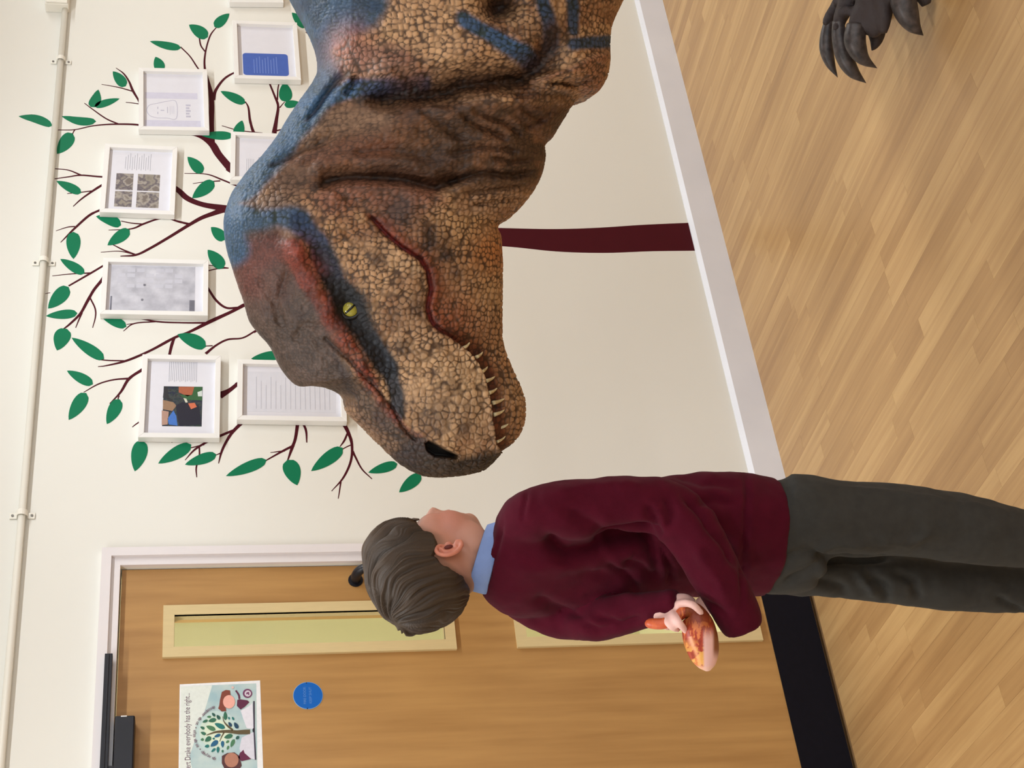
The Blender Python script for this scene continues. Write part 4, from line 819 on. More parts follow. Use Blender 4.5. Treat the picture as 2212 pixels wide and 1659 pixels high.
# ---- assemble closed mesh: near flank, and the mirrored far flank at lower density
Pn = PF - F0 * HF2[:, None]
grid = Pn.reshape(NS, NF, 3)
du = np.gradient(grid, axis=0); dv = np.gradient(grid, axis=1); nr = np.cross(du, dv).reshape(-1, 3); nr /= np.linalg.norm(nr, axis=1)[:, None] + 1e-12
sgn = np.sign((nr @ -F0)[(NS // 3) * NF + NF // 2]); nr *= sgn
Pn = Pn + nr * (amp * (rel - .5) * smooth(0.0, 0.1, sphi))[:, None]
jb_ = np.interp(2 * np.pi - phb, phi, np.arange(NF)).round().astype(int)       # mirrored columns
far_off = (Pn - PF) @ F0
Pm = (PF + F0 * np.abs(far_off)[:, None] + ((Pn - PF) - np.outer(far_off, F0))).reshape(NS, NF, 3)[:, jb_]
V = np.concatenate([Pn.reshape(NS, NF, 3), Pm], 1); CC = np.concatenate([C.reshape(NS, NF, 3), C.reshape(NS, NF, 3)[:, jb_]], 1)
NT = V.shape[1]; idx = np.arange(NS * NT).reshape(NS, NT); nx = np.roll(idx, -1, axis=1)
faces = np.stack([idx[:-1], nx[:-1], nx[1:], idx[1:]], -1).reshape(-1, 4)
if sgn < 0: faces = faces
dino_o = np.array([*(CAM + F0 * DD + RH * .55)[:2], 0.0])
dino = empty('dinosaur_costume', tuple(dino_o)); tag(dino, 'scaly tan and blue dinosaur with lowered head and yellow eye before the wall', 'dinosaur')
def big_mesh(name, V, faces, cols, material, parent, org):
    V = V.reshape(-1, 3) - org; me = bpy.data.meshes.new(name); nv, nf, k = len(V), len(faces), faces.shape[1]
    me.vertices.add(nv); me.vertices.foreach_set('co', V.astype(np.float32).ravel()); me.loops.add(nf * k); me.loops.foreach_set('vertex_index', faces.astype(np.int32).ravel())
    me.polygons.add(nf); me.polygons.foreach_set('loop_start', np.arange(0, nf * k, k, dtype=np.int32)); me.polygons.foreach_set('use_smooth', np.ones(nf, bool))
    me.update(calc_edges=True)
    if cols is not None:
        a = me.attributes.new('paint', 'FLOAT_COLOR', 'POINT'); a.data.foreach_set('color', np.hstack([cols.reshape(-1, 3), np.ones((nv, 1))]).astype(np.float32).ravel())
    me.materials.append(material); me.validate()
    o = bpy.data.objects.new(name, me); COL.objects.link(o); o.parent = parent
    return o
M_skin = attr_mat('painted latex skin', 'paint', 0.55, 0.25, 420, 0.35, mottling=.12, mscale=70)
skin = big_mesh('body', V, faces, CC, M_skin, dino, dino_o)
bm_ = bmesh.new(); bm_.from_mesh(skin.data); bmesh.ops.recalc_face_normals(bm_, faces=bm_.faces); bm_.to_mesh(skin.data); bm_.free()
def flank(px, lift=0.0):
    """3D point of the near flank that shows at a picture pixel"""
    q = to_px(Pn); i = np.argmin(((q - np.array(px)) ** 2).sum(1)); return Pn[i] - F0 * lift
qn_ = to_px(Pn)
def flank(px, lift=0.0):
    i = np.argmin(((qn_ - np.array(px)) ** 2).sum(1)); return Pn[i] - F0 * lift
def mirror(P): P = np.asarray(P, float); d = (P - CAM) @ F0 - DD; return P - 2 * d * F0
def sphere(name, c, r, material, parent, org, sx=(1, 1, 1), seg=32):
    me = bpy.data.meshes.new(name); b = bmesh.new(); bmesh.ops.create_uvsphere(b, u_segments=seg, v_segments=seg // 2, radius=r); b.to_mesh(me); b.free()
    me.polygons.foreach_set('use_smooth', [True] * len(me.polygons)); me.materials.append(material); o = bpy.data.objects.new(name, me); COL.objects.link(o); o.parent = parent
    o.location = tuple(np.asarray(c) - org); o.scale = sx; return o
M_eye = mat('yellow eye', (158, 150, 60), 0.12, 0.18, 160, spec=0.7); M_black = mat('black eye rim', (8, 8, 9), 0.3); M_tooth = mat('ivory tooth', (214, 200, 160), 0.35, 0.08, 120, col2=(188, 168, 122))
ec = flank(EYE); ec = ec + F0 * .008
for k, m_ in enumerate((lambda P: np.asarray(P), mirror)):
    c = m_(ec); outw = -F0 if k == 0 else F0
    ey = sphere('eye', c, .0205, M_eye, dino, dino_o)
    a = at_depth(749, 682, 3.4) - at_depth(771, 661, 3.4); a = a - F0 * (a @ F0); a /= np.linalg.norm(a)
    pts = [c + .0207 * (math.cos(u) * outw + math.sin(u) * a) for u in np.linspace(-.82, .82, 17)]
    pu = MB().tube([p - c for p in pts], [.0024 * math.cos(u * 1.6 / .82 * .55) for u in np.linspace(-.82, .82, 17)], 8); pup = pu.build('pupil', M_black, ey, smooth=True)
    ring = [c + outw * .009 + .0205 * (math.cos(u) * RH + math.sin(u) * ZV) for u in np.linspace(0, 2 * math.pi, 33)]
    MB().tube([p - dino_o for p in ring], .0048, 8, False).build('eyelid', M_black, dino, smooth=True)
Zt = lambda x, y: (940 + x / 5.35, 690 + y / 5.35)
for (b0, t0, wd) in [((322, 335), (402, 262), 44), ((478, 435), (552, 372), 40), ((530, 610), (608, 543), 44), ((585, 712), (694, 656), 46), ((620, 850), (716, 792), 46), ((668, 965), (804, 913), 48), ((680, 1100), (804, 1043), 46), ((745, 1250), (848, 1206), 42), ((715, 1415), (814, 1347), 34)]:
    bq, tq = np.array(Zt(*b0)), np.array(Zt(*t0)); lipp = flank(bq - (tq - bq) * .35); jawp = flank(tq)
    dl_ = min((lipp - CAM) @ F0 + .006, (jawp - CAM) @ F0 - .006); d0 = (lipp - CAM) @ F0 + .010; d1 = (jawp - CAM) @ F0 - .007
    pts = []
    for u in np.linspace(0, 1, 7):
        q = bq + (tq - bq) * u + np.array([1.2, 1.2]) * math.sin(math.pi * u); pts.append(at_depth(q[0], q[1], d0 + (d1 - d0) * min(1, u * 1.6)))
    rad = [.5 * wd / 5.35 / 960 * (1 - u) ** .6 + .0004 for u in np.linspace(0, 1, 7)]
    for m_ in (lambda P: np.asarray(P), mirror):
        MB().tube([m_(p) - dino_o for p in pts], rad, 10).build('tooth', M_tooth, dino, smooth=True)
# ---- feet: the near foot is lifted in mid step, the far foot stands on the floor outside the picture
Zc = lambda x, y: (1720 + x / 5.53, y / 5.53)
M_claw = mat('dark claw', (70, 61, 58), 0.42, 0.25, 60, 0.15, 200, col2=(42, 36, 36)); M_footskin = mat('dark foot skin', (46, 38, 38), 0.7, 0.3, 45, 0.9, 90, col2=(60, 46, 42))
def remeshed(name, builder, material, parent, voxel, org, smooth_it=4):
    o = builder.build(name, material, None, smooth=True)
    r = o.modifiers.new('r', 'REMESH'); r.mode = 'VOXEL'; r.voxel_size = voxel; r.use_smooth_shade = True
    s = o.modifiers.new('s', 'SMOOTH'); s.factor = 0.5; s.iterations = smooth_it
    bpy.context.view_layer.update()
    me = bpy.data.meshes.new_from_object(o.evaluated_get(bpy.context.evaluated_depsgraph_get())); bpy.data.objects.remove(o)
    me.name = name; me.materials.clear(); me.materials.append(material); me.polygons.foreach_set('use_smooth', [True] * len(me.polygons))
    o = bpy.data.objects.new(name, me); COL.objects.link(o); o.parent = parent
    return o
CL = [([(390, 250), (366, 420), (362, 590), (408, 760), (494, 924)], [62, 84, 88, 62, 3], 3.83), ([(500, 250), (520, 480), (580, 690), (680, 860), (834, 992)], [76, 98, 108, 80, 3], 3.77), ([(720, 300), (700, 470), (740, 610), (820, 720), (964, 814)], [128, 138, 118, 74, 3], 3.71), ([(1260, -120), (1290, 60), (1340, 200), (1410, 320), (1518, 424)], [165, 165, 142, 92, 3], 3.60)]
lift_c = []
for pts, w, dep in CL:
    P = catmull([(p[0], p[1], ww) for p, ww in zip(pts, w)], 6)
    W3 = [at_depth(*Zc(p[0], p[1]), dep) for p in P]; lift_c.append(W3[0])
    MB().tube([p - dino_o for p in W3], [max(p[2], 2) / 5.53 * dep / FPX for p in P], 16).build('claw', M_claw, dino, smooth=True)
fb = MB()
ank = at_depth(1640, -330, 3.72); knee = at_depth(1480, -470, 3.62); hip = at_depth(1150, -360, 3.52)
foot_c = at_depth(1850, -110, 3.73)
for (pts, r, dep) in [([(395, 330), (380, 240), (500, 60), (700, -250)], [.011, .014, .019, .03], 3.83), ([(510, 350), (520, 240), (600, 60), (760, -250)], [.014, .018, .024, .032], 3.77), ([(720, 400), (760, 250), (860, 60), (900, -250)], [.022, .028, .034, .04], 3.71), ([(1260, 0), (1240, -120), (1150, -260), (1000, -420)], [.028, .03, .034, .04], 3.62), ([(1560, 60), (1500, -60), (1300, -260), (1050, -420)], [.014, .02, .03, .04], 3.60), ([(960, 440), (930, 330), (900, 100), (880, -200)], [.012, .026, .034, .04], 3.69), ([(1040, 400), (1040, 250), (1030, 0), (980, -220)], [.010, .020, .03, .04], 3.66), ([(900, 610), (950, 500), (960, 380), (940, 200)], [.004, .016, .024, .03], 3.73)]:
    P = catmull([(*p, rr) for p, rr in zip(pts, r)], 5); fb.tube([at_depth(*Zc(p[0], p[1]), dep) - dino_o for p in P], [p[2] for p in P], 12)
for q, rr, dep in [((350, 265), .009, 3.82), ((395, 210), .010, 3.82), ((470, 330), .010, 3.76), ((540, 150), .014, 3.75), ((480, 20), .012, 3.8), ((610, 130), .014, 3.74)]:
    c = at_depth(*Zc(*q), dep) - dino_o; fb.tube([c - ZV * rr, c - ZV * rr * .5, c, c + ZV * rr * .5, c + ZV * rr], [rr * .15, rr * .86, rr, rr * .86, rr * .15], 10)
toe_root = at_depth(1880, -60, 3.70)
fb.tube([toe_root - dino_o, foot_c - dino_o, (foot_c + ank) / 2 - dino_o, ank - dino_o], [.05, .06, .06, .065], 14)
remeshed('foot', fb, M_footskin, dino, .006, dino_o, 2)
def leg(hip, knee, ank, r0, r1, r2):
    b = MB(); P = catmull([(*hip, r0), (*((hip + knee) / 2 + np.array([0, 0, .0])), (r0 + r1) / 2 * 1.05), (*knee, r1), (*((knee + ank) / 2), (r1 + r2) / 2), (*ank, r2)], 8)
    b.tube([p[:3] - dino_o for p in P], [p[3] for p in P], 22); o = b.build('leg', mat('tan leg skin', (150, 110, 78), 0.6, 0.2, 30, 0.9, 45, col2=(96, 68, 48)), dino, smooth=True); return o
leg(hip, knee, ank, .15, .10, .065)
ank2 = np.array([*(CAM + F0 * 3.86 + RH * 1.32)[:2], .16]); hip2 = mirror(hip); knee2 = (hip2 + ank2) / 2 - RH * .12
leg(hip2, knee2, ank2, .15, .10, .065)
f2 = MB(); f2.tube([ank2 - dino_o, ank2 - RH * .05 - ZV * .08 - dino_o, ank2 - RH * .13 - ZV * .115 - dino_o], [.066, .06, .045], 14)
for k in (-1, 0, 1):
    d = -RH + F0 * .45 * k; d /= np.linalg.norm(d); b0 = ank2 - RH * .10 - ZV * .115
    f2.tube([b0 - dino_o, b0 + d * .08 - dino_o, b0 + d * .16 - ZV * .012 - dino_o], [.045, .04, .03], 12)
    tip = b0 + d * .16 - ZV * .012
    MB().tube([p - dino_o for p in (tip - d * .01, tip + d * .03 + ZV * .005, tip + d * .07 - ZV * .008, tip + d * .10 - ZV * .030)], [.026, .024, .016, .002], 12).build('claw', M_claw, dino, smooth=True)
remeshed('foot', f2, M_footskin, dino, .009, dino_o, 2)
for m_ in (lambda P: np.asarray(P), mirror):           # short arm under the chest, just outside the picture
    A0 = flank((1120, -60)); arm = [m_(A0 + F0 * .03), m_(A0 - F0 * .05 - ZV * .05), m_(at_depth(1230, -70, 3.24)), m_(at_depth(1262, -38, 3.26))]
    P = catmull([(*p, r) for p, r in zip(arm, (.05, .042, .03, .022))], 6); MB().tube([p[:3] - dino_o for p in P], [p[3] for p in P], 14).build('arm', mat('tan leg skin', (150, 110, 78)), dino, smooth=True)
    for k in (-1, 1):
        h_ = P[-1][:3]; MB().tube([h_ - dino_o, h_ - ZV * .04 + F0 * .014 * k - dino_o, h_ - ZV * .065 - RH * .012 + F0 * .016 * k - dino_o], [.014, .011, .002], 10).build('claw', M_claw, dino, smooth=True)

# ================================================================== boy
BD = 2.75; MPP = BD / FPX
def bpnt(x, y, d=0.0): return at_depth(x, y, BD + d)
AT = math.radians(46); FACE = math.sin(AT) * RH + math.cos(AT) * F0; RGT = math.cos(AT) * RH - math.sin(AT) * F0
boy_o = np.array([*bpnt(2212, 1190)[:2], 0.0])
boy = empty('person', tuple(boy_o)); tag(boy, 'child in maroon jumper and dark grey trousers standing with hands behind back', 'person')
def loft(mb, st, k=1.5, seg=36, inset=0.0, alpha=AT, tilt=0.0):
    """st: (x, yc, half width px, depth) horizontal elliptic sections"""
    P = catmull(st, 6); n = len(P); k0 = len(mb.v); fa = math.sin(alpha) * RH + math.cos(alpha) * F0; ra_ = math.cos(alpha) * RH - math.sin(alpha) * F0
    for p in P:
        tl_ = tilt * math.exp(-max(p[0] - P[0][0], 0) / 70.0)
        c = bpnt(p[0], p[1], p[3]); hw = max(p[2] * MPP - inset, .004); Bq = hw / math.sqrt(k * k * math.cos(alpha) ** 2 + math.sin(alpha) ** 2); Aq = k * Bq
        for j in range(seg):
            a = 2 * math.pi * j / seg; cs, sn = math.cos(a), math.sin(a)
            mb.v.append(tuple(c + Aq * np.sign(cs) * abs(cs) ** .9 * ra_ + Bq * np.sign(sn) * abs(sn) ** .9 * fa - ZV * tl_ * Bq * sn - boy_o))
    for i in range(n - 1):
        for j in range(seg):
            a = k0 + i * seg + j; b = k0 + i * seg + (j + 1) % seg; mb.f.append((a, b, b + seg, a + seg))
    mb.f.append(tuple(k0 + j for j in reversed(range(seg)))); mb.f.append(tuple(k0 + (n - 1) * seg + j for j in range(seg)))
def limb(mb, st, seg=18, inset=0.0):
    P = catmull(st, 6); mb.tube([bpnt(p[0], p[1], p[2]) - boy_o for p in P], [max(p[3] * MPP - inset, .003) for p in P], seg)
def ellipsoid(mb, c, ax, r, seg=20):
    """ax: three unit vectors, r: semi axes"""
    k0 = len(mb.v); n = seg // 2
    for i in range(n + 1):
        th = math.pi * min(max(i / n, .01), .99)
        for j in range(seg):
            a = 2 * math.pi * j / seg
            mb.v.append(tuple(c + ax[0] * r[0] * math.sin(th) * math.cos(a) + ax[1] * r[1] * math.sin(th) * math.sin(a) + ax[2] * r[2] * math.cos(th)))
    for i in range(n):
        for j in range(seg):
            a = k0 + i * seg + j; b = k0 + i * seg + (j + 1) % seg; mb.f.append((a, a + seg, b + seg, b))
    mb.f.append(tuple(k0 + j for j in range(seg))); mb.f.append(tuple(k0 + n * seg + j for j in reversed(range(seg))))
TORSO = [(1060, 1205, 78, 0), (1070, 1206, 90, 0), (1086, 1207, 107, 0), (1110, 1206, 124, 0), (1150, 1203, 136, 0), (1250, 1190, 138, 0), (1350, 1172, 138, 0), (1450, 1162, 142, 0), (1540, 1154, 141, 0), (1600, 1155, 138, 0), (1640, 1161, 136, 0), (1662, 1163, 137, 0)]
RARM = [(1108, 1165, -.035, 48), (1128, 1128, -.08, 56), (1175, 1108, -.11, 63), (1270, 1098, -.125, 62), (1370, 1090, -.14, 62), (1440, 1098, -.15, 62), (1490, 1145, -.165, 60), (1535, 1215, -.175, 58), (1568, 1278, -.18, 54), (1590, 1325, -.18, 50), (1607, 1362, -.18, 45)]
LARM = [(1108, 1290, .06, 44), (1170, 1318, .06, 50), (1235, 1338, .03, 48), (1280, 1342, -.02, 46), (1330, 1332, -.06, 44), (1378, 1322, -.09, 40), (1412, 1314, -.120, 37), (1440, 1306, -.142, 34), (1466, 1300, -.158, 28)]
RLEG = [(1690, 1095, -.05, 78), (1740, 1108, -.055, 88), (1820, 1122, -.06, 88), (1920, 1122, -.06, 84), (2000, 1130, -.06, 83), (2100, 1146, -.06, 80), (2212, 1164, -.06, 66), (2330, 1172, -.06, 60), (2425, 1178, -.06, 60)]
LLEG = [(1690, 1222, .05, 70), (1760, 1236, .055, 58), (1830, 1242, .06, 54), (1900, 1246, .06, 60), (2000, 1259, .06, 61), (2100, 1266, .06, 60), (2200, 1274, .06, 56), (2330, 1280, .06, 52), (2425, 1284, .06, 52)]
M_knit = attr_mat('maroon knit', 'paint', 0.95, 0.35, 900, 0.08, sheen=.03, mottling=.10, mscale=40)
M_trs = attr_mat('charcoal twill', 'paint', 0.85, 0.3, 1100, 0.2, sheen=.02, mottling=.12, mscale=60)
def folded(o, lines, noise_amp, noise_px, col, linecol=None):
    """press folds (picture-traced grooves and ridges) into a cloth mesh, along its normals"""
    me = o.data; n = len(me.vertices); co = np.empty(n * 3, np.float32); no = np.empty(n * 3, np.float32)
    me.vertices.foreach_get('co', co); me.vertices.foreach_get('normal', no); co = co.reshape(-1, 3).astype(float); no = no.reshape(-1, 3).astype(float)
    Wd = co + boy_o; q = to_px(Wd); face = smooth(-.15, .35, no @ -FW); q2 = q + np.stack([fbm(q, 40, 5) - .5, fbm(q, 40, 8) - .5], 1) * 12
    d = (fbm(co, noise_px, 13) - .5) * noise_amp
    for poly, a, w in lines:
        ds, t, s = pdist(q2, poly); e = smooth(0, .2, t) * smooth(0, .2, 1 - t); e = .25 + .75 * e
        d += face * e * (-1.25 * a * np.exp(-(ds / w) ** 2) + .22 * a * np.exp(-((ds - 2.4 * w) / (1.5 * w)) ** 2))
    co += no * d[:, None]; me.vertices.foreach_set('co', co.astype(np.float32).ravel())
    c = np.tile(lin(col), (n, 1)); a = me.attributes.new('paint', 'FLOAT_COLOR', 'POINT'); a.data.foreach_set('color', np.hstack([c, np.ones((n, 1))]).astype(np.float32).ravel()); me.update()
jm = MB(); loft(jm, TORSO, tilt=.42); limb(jm, RARM); limb(jm, LARM)
jumper = remeshed('jumper', jm, M_knit, boy, .0055, boy_o, 10)
folded(jumper, [([(1300, 1172), (1340, 1156), (1392, 1152), (1402, 1186)], .024, 18), ([(1172, 1158), (1225, 1192), (1285, 1180), (1320, 1155)], .014, 14), ([(1398, 1160), (1412, 1205), (1420, 1262)], .008, 9), ([(1425, 1180), (1448, 1232), (1452, 1262)], .007, 7), ([(1350, 1140), (1405, 1142), (1440, 1150)], .006, 7),
                ([(1140, 1057), (1133, 1095), (1128, 1135)], .003, 4), ([(1612, 1000), (1613, 1100), (1606, 1215), (1600, 1310)], .006, 5), ([(1470, 1062), (1540, 1140), (1600, 1225)], .010, 9), ([(1205, 1300), (1300, 1296), (1390, 1285)], -.006, 16), ([(1240, 1240), (1320, 1245), (1400, 1235)], .005, 14), ([(1100, 1230), (1200, 1225), (1280, 1230)], -.004, 18),
                ([(1180, 1060), (1280, 1052), (1400, 1050)], -.005, 12), ([(1395, 1090), (1420, 1125), (1425, 1150)], .007, 8), ([(1440, 1070), (1452, 1110), (1450, 1140)], .005, 8), ([(1310, 1215), (1350, 1240), (1380, 1275)], .007, 9), ([(1340, 1205), (1385, 1225), (1410, 1255)], .007, 8), ([(1150, 1290), (1210, 1320), (1260, 1330)], .007, 10), ([(1450, 1020), (1520, 1045), (1600, 1050)], .005, 10), ([(1500, 1090), (1540, 1080), (1590, 1090)], .006, 10), ([(1220, 1100), (1280, 1130), (1310, 1150)], .006, 11), ([(1250, 1345), (1290, 1362), (1330, 1350)], .006, 8), ([(1470, 1290), (1520, 1300), (1570, 1330)], .005, 8), ([(1500, 1180), (1550, 1250), (1575, 1300)], -.005, 12), ([(1280, 1330), (1340, 1345), (1390, 1330)], .008, 8), ([(1045, 1270), (1070, 1200), (1085, 1130)], .004, 5)], .010, .06, (72, 12, 29))
tr_ = MB(); loft(tr_, [(1590, 1156, 116, 0), (1650, 1161, 127, 0), (1690, 1160, 133, 0), (1725, 1158, 132, 0), (1760, 1156, 126, 0)], 1.5); limb(tr_, RLEG); limb(tr_, LLEG)
trousers = remeshed('trousers', tr_, M_trs, boy, .006, boy_o, 4)
folded(trousers, [([(1740, 1185), (1790, 1212), (1850, 1212), (1930, 1203)], .010, 9), ([(1790, 1050), (1900, 1060), (2060, 1085), (2212, 1112)], -.003, 5), ([(1755, 1190), (1800, 1175), (1880, 1180)], -.006, 9), ([(1890, 1160), (1960, 1175), (2010, 1150)], -.006, 9), ([(1760, 1250), (1800, 1262), (1830, 1285)], .008, 9), ([(1880, 1245), (1905, 1262), (1920, 1300)], .008, 8), ([(1930, 1235), (1970, 1255), (1985, 1300)], .007, 8), ([(1850, 1240), (1880, 1270), (1890, 1290)], -.006, 7), ([(1690, 1260), (1740, 1235), (1770, 1215)], .008, 8), ([(2150, 1290), (2190, 1310), (2212, 1320)], .006, 6), ([(1700, 1200), (1730, 1190), (1760, 1195)], .005, 8)], .010, .07, (52, 51, 48))
# ---- body: one continuous skin surface (head, neck, trunk, arms, hands, legs)
HA, HP = math.radians(56), math.radians(17)
hf = (math.sin(HA) * RH + math.cos(HA) * F0); hr = math.cos(HA) * RH - math.sin(HA) * F0; hl = -hr
hF = hf * math.cos(HP) + ZV * math.sin(HP); hU = ZV * math.cos(HP) - hf * math.sin(HP); HS = 1.025
HC = bpnt(951, 1222, 0.0)
def hp3(f, l, u): return HC + HS * (f * hF + l * hl + u * hU) - boy_o
AX = (hF, hl, hU)
def he(mb, c, r, seg=24): ellipsoid(mb, hp3(*c), AX, [HS * q for q in r], seg)
bd = MB()
he(bd, (-.003, 0, .028), (.086, .073, .078), 32); he(bd, (.030, 0, -.028), (.056, .056, .070)); he(bd, (.054, 0, -.078), (.026, .030, .018)); he(bd, (.070, 0, -.075), (.011, .016, .011))
for s in (-1, 1):
    he(bd, (.046, .037 * s, -.032), (.034, .026, .034)); he(bd, (.054, .046 * s, -.002), (.026, .016, .030)); he(bd, (.012, .050 * s, -.058), (.032, .014, .026)); he(bd, (.042, .030 * s, -.060), (.03, .018, .020)); he(bd, (.090, .010 * s, -.034), (.008, .006, .006), 12)
he(bd, (.066, 0, .014), (.018, .046, .013)); he(bd, (.089, 0, -.050), (.009, .020, .009), 14)
bd.tube([hp3(.076, 0, .006), hp3(.090, 0, -.012), hp3(.104, 0, -.030), hp3(.096, 0, -.038)], [.008, .010, .012, .007], 12)
bd.tube([hp3(-.012, 0, -.02), hp3(-.006, 0, -.065), bpnt(1046, 1211) - boy_o, bpnt(1090, 1206) - boy_o], [.054, .048, .049, .044], 24)
loft(bd, TORSO[1:] + [(1700, 1160, 128, 0), (1750, 1156, 115, 0)], 1.5, 30, .040)
for L in (RARM, LARM, RLEG, LLEG): limb(bd, L, 14, .042)
def finger(pts, r):
    P = catmull([(*p, rr) for p, rr in zip(pts, r)], 5); bd.tube([bpnt(p[0], p[1], p[2]) - boy_o for p in P], [p[3] for p in P], 10)
    e = bpnt(*pts[-1]) - boy_o; ellipsoid(bd, e, (RH, F0, ZV), (r[-1],) * 3, 10)
limb(bd, [(1370, 1322, -.085, 24), (1402, 1318, -.105, 25), (1425, 1318, -.13, 26), (1446, 1320, -.15, 27)], 16)
ellipsoid(bd, bpnt(1440, 1320, -.145) - boy_o, (RH, F0, ZV), (.026, .016, .027))
finger([(1452, 1312, -.15), (1476, 1303, -.185), (1497, 1307, -.205), (1514, 1323, -.205)], [.0082, .0076, .0070, .0060])
finger([(1450, 1322, -.15), (1457, 1330, -.185), (1468, 1346, -.203), (1482, 1364, -.195)], [.0082, .0076, .0070, .0060])
finger([(1442, 1328, -.15), (1442, 1342, -.180), (1452, 1355, -.19), (1464, 1360, -.18)], [.0076, .0070, .0066, .0056])
finger([(1434, 1330, -.145), (1430, 1342, -.165), (1436, 1352, -.172), (1444, 1356, -.165)], [.0076, .0072, .0066, .0058])
finger([(1432, 1308, -.14), (1452, 1296, -.15), (1476, 1292, -.155), (1494, 1298, -.15)], [.0105, .0098, .0090, .0078])
limb(bd, [(1590, 1322, -.18, 22), (1568, 1312, -.165, 23), (1548, 1306, -.15, 24)], 14)
for k in range(4): finger([(1550, 1298 + 7 * k, -.15), (1532, 1294 + 8 * k, -.142), (1516, 1296 + 7 * k, -.13), (1508, 1300 + 6 * k, -.12)], [.0085, .008, .0075, .0065])
finger([(1556, 1292, -.15), (1536, 1286, -.16), (1518, 1288, -.165)], [.010, .009, .0075])
M_skinb = attr_mat('child skin', 'paint', 0.5, 0.08, 300, 0.4, mottling=.05, mscale=25)
for n_ in ('Subsurface Weight',): M_skinb.node_tree.nodes['Principled BSDF'].inputs[n_].default_value = 0.12
M_skinb.node_tree.nodes['Principled BSDF'].inputs['Subsurface Radius'].default_value = (.012, .005, .003)
body = remeshed('body', bd, M_skinb, boy, .0036, boy_o, 5)
bmh = bmesh.new(); bmh.from_mesh(body.data); hv_ = [v for v in bmh.verts if v.co.z > 1.17]
for _ in range(14): bmesh.ops.smooth_vert(bmh, verts=hv_, factor=.5, use_axis_x=True, use_axis_y=True, use_axis_z=True)
bmh.to_mesh(body.data); bmh.free()
me = body.data; n = len(me.vertices); co = np.empty(n * 3, np.float32); me.vertices.foreach_get('co', co); co = co.reshape(-1, 3).astype(float)
hd_ = (co + boy_o - HC) / HS; lf_, ll_, lu_ = hd_ @ hF, hd_ @ hl, hd_ @ hU
c = np.tile(lin((190, 140, 120)), (n, 1)); hz = co[:, 2] < 1.1; c[hz] = lin((226, 182, 172))
def tint(m, colr):
    global c
    m = np.clip(m, 0, 1)[:, None]; c = c * (1 - m) + lin(colr)[None] * m
cheek = np.exp(-(((lf_ - .055) / .035) ** 2 + ((np.abs(ll_) - .05) / .04) ** 2 + ((lu_ + .03) / .035) ** 2)); tint(cheek * .55 * (~hz), (198, 122, 106))
tint(np.exp(-(((lf_ - .095) / .01) ** 2 + (ll_ / .019) ** 2 + ((lu_ + .055) / .006) ** 2)) * .8 * (~hz), (190, 96, 92))
hl_b = np.interp(lf_, [-.10, -.085, -.067, -.052, -.046, -.026, -.012, .004, .0128, .0267, .045, .060, .074, .083], [-.038, -.035, -.028, -.020, -.006, .016, .020, .008, .005, .005, .020, .031, .016, .006])
tint(smooth(-.016, .002, lu_ - hl_b) * smooth(.040, .055, np.sqrt(lf_ ** 2 + ll_ ** 2)) * .55 * (~hz), (92, 70, 54))
nape = smooth(-.02, -.06, lf_) * smooth(-.10, -.075, lu_) * smooth(.0, -.03, lu_) * (~hz); tint(nape * .55, (96, 74, 58))
a = me.attributes.new('paint', 'FLOAT_COLOR', 'POINT'); a.data.foreach_set('color', np.hstack([c, np.ones((n, 1))]).astype(np.float32).ravel())
M_ear = mat('ear skin', (204, 130, 108), 0.5, 0.06, 60); M_ear.node_tree.nodes['Principled BSDF'].inputs['Subsurface Weight'].default_value = .15; M_ear.node_tree.nodes['Principled BSDF'].inputs['Subsurface Radius'].default_value = (.012, .004, .003)
M_sclera = mat('eye white', (232, 228, 222), 0.2); M_iris = mat('eye iris', (70, 86, 92), 0.15); M_browh = mat('brow hair', (84, 62, 44), 0.7)
